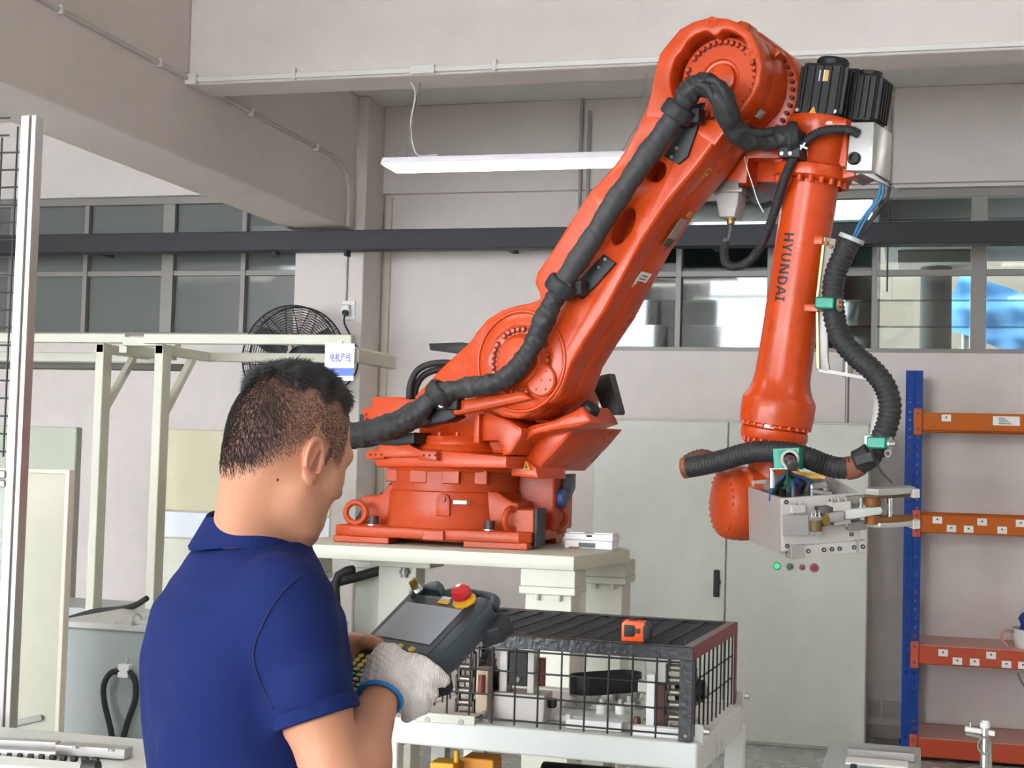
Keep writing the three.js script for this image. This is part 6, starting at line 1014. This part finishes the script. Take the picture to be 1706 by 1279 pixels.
// eyes and brows on the turned-away face
{ const eye = []; for (const s of [-1, 1]) eye.push(local(new THREE.SphereGeometry(0.0045, 12, 8).translate(s * 0.031, 0.0, -0.0895).applyMatrix4(headM))); mesh('iris', eye, std('#231a16', 0.2), man).userData.kind = 'stuff'; }
{ const b = []; for (const s of [-1, 1]) b.push(local(sweep([[s * 0.015, 0.02, -0.101], [s * 0.032, 0.026, -0.096], [s * 0.05, 0.02, -0.081]], (t) => 0.0035 * (1 - 0.5 * t), 10, 6).applyMatrix4(headM))); mesh('eyebrow', b[0], std('#2a201d', 0.8), man); mesh('eyebrow', b[1], std('#2a201d', 0.8), man); }
mesh('mole', local(new THREE.SphereGeometry(0.0022, 8, 6).translate(0.066, -0.062, 0.045).applyMatrix4(headM)), std('#3a2018', 0.6), man);

// hair: short strands rooted on the scalp, long and tousled on top, clipped at the sides
{
  const pos = [], col = [], idx = [], dark = new THREE.Color('#171414'), brown = new THREE.Color('#4a352d'), c = new THREE.Color(), grad = (x, y, z) => { const e = 0.002; return V(headF(x + e, y, z) - headF(x - e, y, z), headF(x, y + e, z) - headF(x, y - e, z), headF(x, y, z + e) - headF(x, y, z - e)).normalize(); };
  const whorl = V(0.018, 0.105, 0.066);
  let made = 0;
  for (let tries = 0; tries < 120000 && made < 26000; tries++) {
    const u = rnd() * 2 - 1, a = rnd() * Math.PI * 2, s = Math.sqrt(1 - u * u), dir = V(s * Math.cos(a), u, s * Math.sin(a));
    let t = 0.2; const o = V(0, 0.02, 0.01); for (let k = 0; k < 14; k++) { const q = o.clone().addScaledVector(dir, t); t -= headF(q.x, q.y, q.z) * 0.9; }
    const p = o.clone().addScaledVector(dir, t);
    if (p.y < -0.13 || Math.abs(headF(p.x, p.y, p.z)) > 0.002 || Math.abs(p.x) > 0.0795) continue;
    const hl = hairline(p.x, p.y, p.z); if (rnd() > hl) continue;
    const n = grad(p.x, p.y, p.z);
    // the clipped side runs from the whorl down past the ear to the temple
    const top = Math.max(0, Math.min(1, (p.y - 0.082 + (p.x < 0 ? 0.02 : 0) + 0.008 * Math.sin(p.z * 130) + 0.014 * (rnd() - 0.5)) / 0.034)), back = Math.max(0, Math.min(1, (p.z - 0.055) / 0.03)), len = 0.0042 + 0.004 * back + 0.026 * top * (0.7 + 0.6 * rnd()), dW = p.distanceTo(whorl);
    if (dW < 0.016 && rnd() < 0.75) continue;
    if (top < 0.25 && rnd() < 0.42 - 0.42 * back) continue;
    
    const flow = p.clone().sub(whorl); flow.addScaledVector(n, -flow.dot(n)); if (flow.lengthSq() < 1e-8) continue; flow.normalize();
    const swirl = flow.clone().cross(n).multiplyScalar(-0.5), lift = top > 0.3 ? 0.85 : 0.35, d = n.clone().multiplyScalar(lift).add(flow).add(swirl).add(V(rnd() - 0.5, rnd() - 0.5, rnd() - 0.5).multiplyScalar(0.55)); if (top > 0.3) d.z -= 0.35; d.normalize();
    const w = 0.00032 + 0.0006 * top, side = d.clone().cross(n).normalize(), up2 = side.clone().cross(d), mid = p.clone().addScaledVector(d, len * 0.55), tip = mid.clone().addScaledVector(d.clone().addScaledVector(n, -0.35).normalize(), len * 0.5), b0 = pos.length / 3;
    for (const [q, r] of [[p.clone().addScaledVector(n, -0.001), w], [mid, w * 0.8]]) for (let k = 0; k < 3; k++) { const an = k * 2.094, e = q.clone().addScaledVector(side, Math.cos(an) * r).addScaledVector(up2, Math.sin(an) * r); pos.push(e.x, e.y, e.z); }
    pos.push(tip.x, tip.y, tip.z);
    c.copy(dark).lerp(brown, Math.max(0, 0.9 - top - back * 0.7) * (0.5 + 0.5 * rnd())); for (let k = 0; k < 7; k++) col.push(c.r, c.g, c.b);
    for (let k = 0; k < 3; k++) { const e = (k + 1) % 3; idx.push(b0 + k, b0 + e, b0 + 3 + k, b0 + e, b0 + 3 + e, b0 + 3 + k, b0 + 3 + k, b0 + 3 + e, b0 + 6); }
    made++;
  }
  const g = new THREE.BufferGeometry(); g.setAttribute('position', new THREE.Float32BufferAttribute(pos, 3)); g.setAttribute('color', new THREE.Float32BufferAttribute(col, 3)); g.setIndex(idx); g.computeVertexNormals(); g.applyMatrix4(headM);
  const h = new THREE.Mesh(local(g), std('#ffffff', 0.45, 0, { vertexColors: true })); h.name = 'hair'; h.castShadow = h.receiveShadow = true; man.add(h);
  // the dense cap under the long hair
  const capF = (x, y, z) => { const top = Math.max(0, Math.min(1, (y - 0.09 + (x < 0 ? 0.02 : 0) + 0.004 * Math.sin(z * 130)) / 0.03)), dW = Math.hypot(x - whorl.x, y - whorl.y, z - whorl.z); return headF(x, y, z) - 0.0105 * top * Math.min(1, dW / 0.03) - 0.0016 * Math.sin(x * 320 + z * 90) * top + (top <= 0 ? 0.004 : 0) - 0.0005; };
  const cap = surfaceNets(capF, [-0.1, 0.05, -0.12], [0.1, 0.16, 0.13], 0.004); cap.applyMatrix4(headM);
  mesh('hair_cap', local(cap), std('#171414', 0.55, 0, { bumpMap: scaled(T.grain, 0.03), bumpScale: 0.001 }), h);
}

// clothes
const navy = new THREE.MeshPhysicalMaterial({ color: '#101f52', roughness: 0.85, specularIntensity: 0.4, sheen: 0.12, sheenRoughness: 0.45, sheenColor: new THREE.Color('#3a52a0'), bumpMap: T.knit, bumpScale: 0.0002 });
const hemT = 0.58, sleeveR = capsule(sR, eRt, 0.06, 0.053), sleeveL = capsule(sL, eLt, 0.06, 0.053);
const alongArm = (s, e, x, y, z) => { const d = e.map((v, i) => v - s[i]), L = Math.hypot(...d); return ((x - s[0]) * d[0] + (y - s[1]) * d[1] + (z - s[2]) * d[2]) / (L * L); };
const folds = (x, y, z) => {          // soft drapes: down the back, from the armpit, round the sleeve
  const low = Math.max(0, Math.min(1, (1.33 - y) / 0.12)), a = 0.0075 * Math.sin(x * 28 + y * 6 + 1.5 * Math.sin(y * 7)) * low, b = 0.0085 * Math.sin((x * 0.75 + (y - 1.3) * 0.62) * 46 + 0.6) * Math.exp(-Math.pow((x - 0.12) / 0.085, 2) - Math.pow((y - 1.2) / 0.14, 2)), c = 0.0022 * Math.sin(x * 61 - y * 23 + z * 17) * low;
  return a + b + c;
};
const shirtF = (() => {
  const t = trunk(0.012), shoulders = capsule([sL[0] * 0.97, 1.402, 0.0], [sR[0] * 0.98, sR[1] - 0.004, sR[2]], 0.054, 0.056), hip = ellipsoid([0, 0.9, 0.01], [0.19, 0.2, 0.14]);
  return (x, y, z) => {
    let d = smin(t(x, y, z), shoulders(x, y, z), 0.06); d = smin(d, hip(x, y, z), 0.06);
    const uR = alongArm(sR, eRt, x, y, z), uL = alongArm(sL, eLt, x, y, z);
    let r = sleeveR(x, y, z) - 0.006 * Math.max(0, uR) + 0.0018 * Math.sin(uR * 26 + x * 30); r = smax(r, (uR - hemT) * 0.28, 0.006); if (uR > hemT - 0.085 && uR < hemT - 0.075) r += 0.0016;
    let l = sleeveL(x, y, z); l = smax(l, (uL - hemT) * 0.28, 0.006);
    const seam = Math.abs(uR - 0.02 - 0.25 * Math.max(0, 1.4 - y)) ;
    d = smin(d, r, 0.022); d = smin(d, l, 0.022);
    d += folds(x, y, z);
    return smax(d, Math.max(y - 1.47 + z * 0.12, 0.79 - y), 0.006);
  };
})();
{
  const g = surfaceNets(shirtF, [-0.36, 0.77, -0.30], [0.36, 1.53, 0.24], 0.0068); g.applyMatrix4(torsoM);
  const sh = mesh('polo_shirt', local(g), navy, man);
  // sleeve hem band
  const hA = mixP(sR, eRt, hemT - 0.075), hB = mixP(sR, eRt, hemT + 0.004), hL = Math.hypot(...hB.map((v, i) => v - hA[i])), band = turned([[0.054, 0], [0.0588, 0.003], [0.0594, 0.012], [0.0594, hL - 0.002], [0.0565, hL], [0.045, hL - 0.004]], hA, hB, 48);
  band.applyMatrix4(torsoM); mesh('sleeve_hem', local(band), navy, sh);
  // armhole seam: a raised line where sleeve and body are sewn together, laid on the cloth
  { const pts = [], from = [[-0.696,1.453,-1.634],[-0.708,1.443,-1.631],[-0.72,1.429,-1.629],[-0.732,1.411,-1.626],[-0.741,1.392,-1.625],[-0.748,1.372,-1.624],[-0.75,1.354,-1.624],[-0.746,1.336,-1.626],[-0.738,1.315,-1.63],[-0.726,1.293,-1.634]], to = [[-0.895,1.411,-2.101],[-0.91,1.398,-2.097],[-0.926,1.381,-2.094],[-0.941,1.357,-2.091],[-0.953,1.332,-2.089],[-0.962,1.307,-2.088],[-0.964,1.284,-2.088],[-0.959,1.261,-2.091],[-0.948,1.234,-2.095],[-0.934,1.205,-2.101]];
    from.forEach((p, i) => { const a = toLocal(torsoM, p), b = toLocal(torsoM, to[i]), L = Math.hypot(...a.map((v, k) => b[k] - v)); let t = 0; for (let q = 0; q < 200; q++) { const m = mixP(a, b, t / L), f = shirtF(...m); if (f < 0.0006) { pts.push(m); break; } t += Math.max(0.0008, f * 0.5); if (t > L) break; } });
    if (pts.length > 4) { const sg = sweep(pts, 0.0016, 80, 7); sg.applyMatrix4(torsoM); mesh('seam', local(sg), std('#0b1740', 0.9), sh); } }
  // fold-over collar
  const nA = 64, P = [], I = [], ring = (th) => {
    const c = Math.cos(th), s = Math.sin(th), front = Math.max(0, -s), y0 = 1.474 - 0.04 * front * front + 0.004 * Math.sin(3 * th), wav = 0.003 * Math.sin(th * 5 + 1);
    return [[0.064, 0.066, -0.045], [0.059, 0.061, 0.03], [0.064, 0.066, 0.033], [0.086 + wav, 0.089 + wav, -0.008], [0.084 + wav, 0.087 + wav, -0.013], [0.07, 0.072, 0.014]].map(([a, b, dy]) => [c * a, y0 + dy - front * 0.012 * (dy < 0.02 ? 1 : 0.4), s * b + 0.012 - 0.045 * (y0 + dy - 1.48) - 0.018 * front]);
  };
  for (let i = 0; i < nA; i++) P.push(...ring((i / nA) * Math.PI * 2).flat());
  for (let i = 0; i < nA; i++) for (let j = 0; j < 6; j++) { const a = i * 6 + j, b = i * 6 + ((j + 1) % 6), c = ((i + 1) % nA) * 6 + j, d = ((i + 1) % nA) * 6 + ((j + 1) % 6); I.push(a, b, c, b, d, c); }
  const cg = new THREE.BufferGeometry(); cg.setAttribute('position', new THREE.Float32BufferAttribute(P, 3)); cg.setIndex(I); const cn = toCreasedNormals(cg, 0.9); cn.applyMatrix4(torsoM);
  mesh('collar', local(cn), navy, sh);
  const leg = (s) => chain([[s * 0.085, 0.92, 0.0], [s * 0.1, 0.52, -0.01], [s * 0.11, 0.05, 0.02]], [0.105, 0.085, 0.07], 0.04), tr = unite([leg(1), leg(-1), ellipsoid([0, 0.9, 0], [0.16, 0.12, 0.115])], 0.03);
  const tg = surfaceNets((x, y, z) => Math.max(tr(x, y, z) + 0.003 * Math.sin(y * 40 + x * 20), y - 0.98, 0.03 - y), [-0.24, 0.0, -0.16], [0.24, 1.0, 0.16], 0.014); tg.applyMatrix4(torsoM);
  mesh('trousers', local(tg), std('#23252b', 0.8), man);
  for (const s of [1, -1]) { const so = surfaceNets(unite([ellipsoid([s * 0.11, 0.045, 0.02], [0.046, 0.05, 0.07]), ellipsoid([s * 0.115, 0.035, -0.1], [0.05, 0.036, 0.1]), ellipsoid([s * 0.112, 0.015, -0.04], [0.052, 0.016, 0.15])], 0.03), [s * 0.11 - 0.08, -0.02, -0.22], [s * 0.11 + 0.08, 0.12, 0.14], 0.006); so.translate(0, 0.003, 0).applyMatrix4(torsoM); mesh('shoe', local(so), M.black, man); }
}
// knitted work glove on the right hand, blue cuff
{
  const palm = unite([chain([[-0.723,1.262,-1.999], [-0.712,1.273,-2.007], [-0.696,1.281,-2.021]], [0.03, 0.033, 0.027], 0.03), capsule([-0.703,1.29,-2.019], [-0.686,1.294,-2.029], 0.021, 0.016), capsule([-0.701,1.262,-2], [-0.684,1.262,-2.015], 0.024, 0.018)], 0.02);
  const fingers = [
    chain([[-0.726,1.282,-1.998], [-0.728,1.301,-2.001], [-0.725,1.313,-2.012], [-0.719,1.316,-2.029]], [0.019, 0.0155, 0.0135, 0.0108], 0.012),
    chain([[-0.69,1.298,-2.022], [-0.67,1.299,-2.017], [-0.652,1.29,-2.012], [-0.639,1.28,-2.021]], [0.015, 0.0128, 0.0118, 0.0098], 0.008),
    chain([[-0.681,1.282,-2.015], [-0.663,1.275,-2.01], [-0.657,1.261,-2.018], [-0.667,1.246,-2.031]], [0.0145, 0.0122, 0.0112, 0.0098], 0.006),
    chain([[-0.68,1.267,-2.006], [-0.667,1.258,-2.005], [-0.667,1.243,-2.016], [-0.68,1.233,-2.028]], [0.014, 0.0118, 0.0108, 0.0094], 0.006),
    chain([[-0.687,1.255,-1.999], [-0.679,1.244,-2.002], [-0.683,1.231,-2.012], [-0.694,1.224,-2.025]], [0.0125, 0.0105, 0.0098, 0.0086], 0.006)];
  const g = (x, y, z) => { let d = palm(x, y, z); const f = fingers.map((q) => q(x, y, z)); d = smin(d, f[0], 0.014); let e = f[1]; for (let k = 2; k < 5; k++) e = smin(e, f[k], 0.0022); return smin(d, e, 0.008); };
  const cut = v3(wrR), ax = v3(wrR).sub(v3(elR)).normalize(), gf = (x, y, z) => smax(g(x, y, z) + 0.0012 * Math.sin((x + y) * 380) * Math.sin(z * 300 - y * 260), -((x - cut.x) * ax.x + (y - cut.y) * ax.y + (z - cut.z) * ax.z) - 0.012, 0.003);
  const gg = surfaceNets(gf, ...bounds([wrR, [-0.658,1.262,-2.1], [-0.738,1.331,-1.992], [-0.679,1.222,-2.014]], 0.03), 0.0028);
  const wg = mesh('work_glove', local(gg), std('#d9cfc8', 0.9, 0, { map: scaled(T.mottled, 0.06), bumpMap: T.gloveKnit, bumpScale: 0.0009 }), man, 'white knitted work glove');
  const u = V(0, 1, 0).cross(ax).normalize(), w = ax.clone().cross(u), c0 = cut.clone().addScaledVector(ax, -0.013), pts = Array.from({ length: 28 }, (_, i) => { const a = i / 28 * Math.PI * 2; return c0.clone().addScaledVector(u, Math.cos(a) * 0.0312).addScaledVector(w, Math.sin(a) * 0.0308); });
  mesh('cuff', local(new THREE.TubeGeometry(new THREE.CatmullRomCurve3(pts, true), 60, 0.0036, 8, true)), std('#1f7cc4', 0.7), wg, 'blue elastic cuff');
  const knit = []; for (let k = 1; k < 6; k++) { const cc = cut.clone().addScaledVector(ax, -0.013 + k * 0.0075); knit.push(local(new THREE.TubeGeometry(new THREE.CatmullRomCurve3(Array.from({ length: 20 }, (_, i) => { const a = i / 20 * Math.PI * 2; return cc.clone().addScaledVector(u, Math.cos(a) * 0.0308).addScaledVector(w, Math.sin(a) * 0.0308); }), true), 40, 0.0016, 5, true))); }
  mesh('knit_rib', knit, std('#d4cac2', 0.9), wg).userData.kind = 'stuff';
}

// ---------- the teach pendant in his hands ----------
{
  const t = thing('teach_pendant', [-0.714, 1.347, -2.122], 'dark grey teach pendant with screen, keys and a red stop button in his hands', 'pendant');
  t.quaternion.setFromRotationMatrix(new THREE.Matrix4().makeBasis(V(0.9175, -0.025, 0.3972).normalize(), V(0.344, 0.55, -0.761).normalize(), V(-0.199, 0.835, 0.513).normalize()));
  const bodyM = std('#2c383f', 0.42, 0, { bumpMap: T.grain, bumpScale: 0.0002 }), face = std('#25282e', 0.45), p = (n, g, m, parent = t, label) => mesh(n, g, m, parent, label);
  p('shell', [slab([[-0.072, -0.05], [-0.06, -0.075], [0.06, -0.083], [0.088, -0.07], [0.096, -0.04], [0.094, 0.06], [0.082, 0.08], [0.06, 0.083], [0.045, 0.073], [-0.045, 0.07], [-0.062, 0.082], [-0.074, 0.07]], -0.04, -0.001, { bevel: 0.008, steps: 4 }), slab([[-0.055, -0.17], [0.012, -0.172], [0.026, -0.164], [0.075, -0.07], [-0.066, -0.06], [-0.064, -0.16]], -0.036, -0.006, { bevel: 0.008, steps: 3 })], bodyM);
  p('face_plate', span([-0.066, -0.062, -0.004], [0.07, 0.06, 0.0], 0.002), face);
  p('screen', span([-0.0565, -0.042, -0.001], [0.0565, 0.042, 0.0012], 0.0006), new THREE.MeshPhysicalMaterial({ color: '#9a9ca2', roughness: 0.16, clearcoat: 0.8, clearcoatRoughness: 0.08 }));
  const st = p('stop_base', turned([[0, 0], [0.0185, 0], [0.0185, 0.003], [0.015, 0.005], [0.009, 0.01], [0.009, 0.018], [0, 0.018]], [0.046, 0.062, -0.001], [0.046, 0.062, 1], 32), M.yellow);
  p('stop_button', turned([[0, 0.024], [0.008, 0.023], [0.0138, 0.019], [0.0156, 0.012], [0.0142, 0.006], [0.006, 0.004], [0, 0.004]], [0.046, 0.062, 0.004], [0.046, 0.062, 1], 32), new THREE.MeshPhysicalMaterial({ color: '#c8141e', roughness: 0.25, clearcoat: 0.6 }), st, 'red mushroom stop button');
  p('yellow_label', span([0.0, 0.049, -0.001], [0.022, 0.058, 0.0012], 0.0006), M.yellow); p('label', span([0.0, 0.059, -0.001], [0.018, 0.066, 0.0012], 0.0006), std('#b7b9bd', 0.5)); p('label', span([0.05, 0.044, -0.001], [0.056, 0.047, 0.001], 0.0004), std('#b89c4a', 0.5));
  const ks = p('key_switch', turned([[0, 0], [0.012, 0], [0.012, 0.006], [0.009, 0.01], [0, 0.01]], [-0.056, 0.068, -0.001], [-0.056, 0.068, 1], 24), M.steel); p('key', box(0.004, 0.014, 0.016, -0.056, 0.068, 0.016, 0.001), M.brass, ks);
  p('selector_hood', slab([[-0.056, 0.075], [-0.05, 0.094], [-0.034, 0.1], [-0.022, 0.094], [-0.014, 0.074]], -0.045, 0.004, { bevel: 0.006 }), bodyM);
  p('handle', sweep([[-0.03, 0.075, -0.02], [-0.022, 0.098, -0.022], [0.0, 0.104, -0.022], [0.04, 0.104, -0.022], [0.07, 0.098, -0.022], [0.082, 0.078, -0.02]], 0.0085, 40, 10), bodyM);
  p('side_grip', slab([[0.085, 0.03], [0.108, 0.05], [0.112, 0.075], [0.1, 0.085], [0.085, 0.08]], -0.06, -0.03, { bevel: 0.005 }), M.tray);
  const keyM = [std('#b7a63f', 0.5), std('#8f8858', 0.5), std('#1f7a4a', 0.5)];
  for (const [x, y] of [[0.009, -0.056], [0.034, -0.058]]) p('key', turned([[0, 0.003], [0.005, 0.0025], [0.006, 0]], [x, y, 0], [x, y, 1], 18), keyM[0]);
  for (let r = 0; r < 9; r++) for (let c = 0; c < 8; c++) { const x = -0.05 + c * 0.0155, y = -0.083 - r * 0.0098; if (x > 0.064 + (y + 0.083) * 0.62) continue; const k = r < 3 ? turned([[0, 0.003], [0.0044, 0.0025], [0.0052, 0]], [x, y, -0.006], [x, y, 1], 12) : box(0.011, 0.0068, 0.004, x, y, -0.005, 0.0012); p('key', k, r === 4 && c === 1 ? keyM[2] : r < 3 ? keyM[0] : keyM[1]); }
  p('keypad_plate', slab([[-0.058, -0.166], [0.01, -0.167], [0.066, -0.068], [-0.06, -0.066]], -0.008, -0.0055, { bevel: 0.0005 }), face);
  p('hand_strap', sweep([[0.036,-0.108, -0.06], [0.05,-0.087, -0.066], [0.065,-0.069, -0.066], [0.082,-0.063, -0.06], [0.082,-0.058, -0.035]], 0.008, 24, 8, 0.5), M.tray);
  p('cable', sweep([[0.03, -0.165, -0.03], [0.03, -0.21, -0.03], [0.02, -0.3, -0.1], [0.0, -0.5, -0.4], [0.0, -0.75, -0.85]], 0.006, 40, 8), M.rubber);
}

renderer.render(scene, camera);
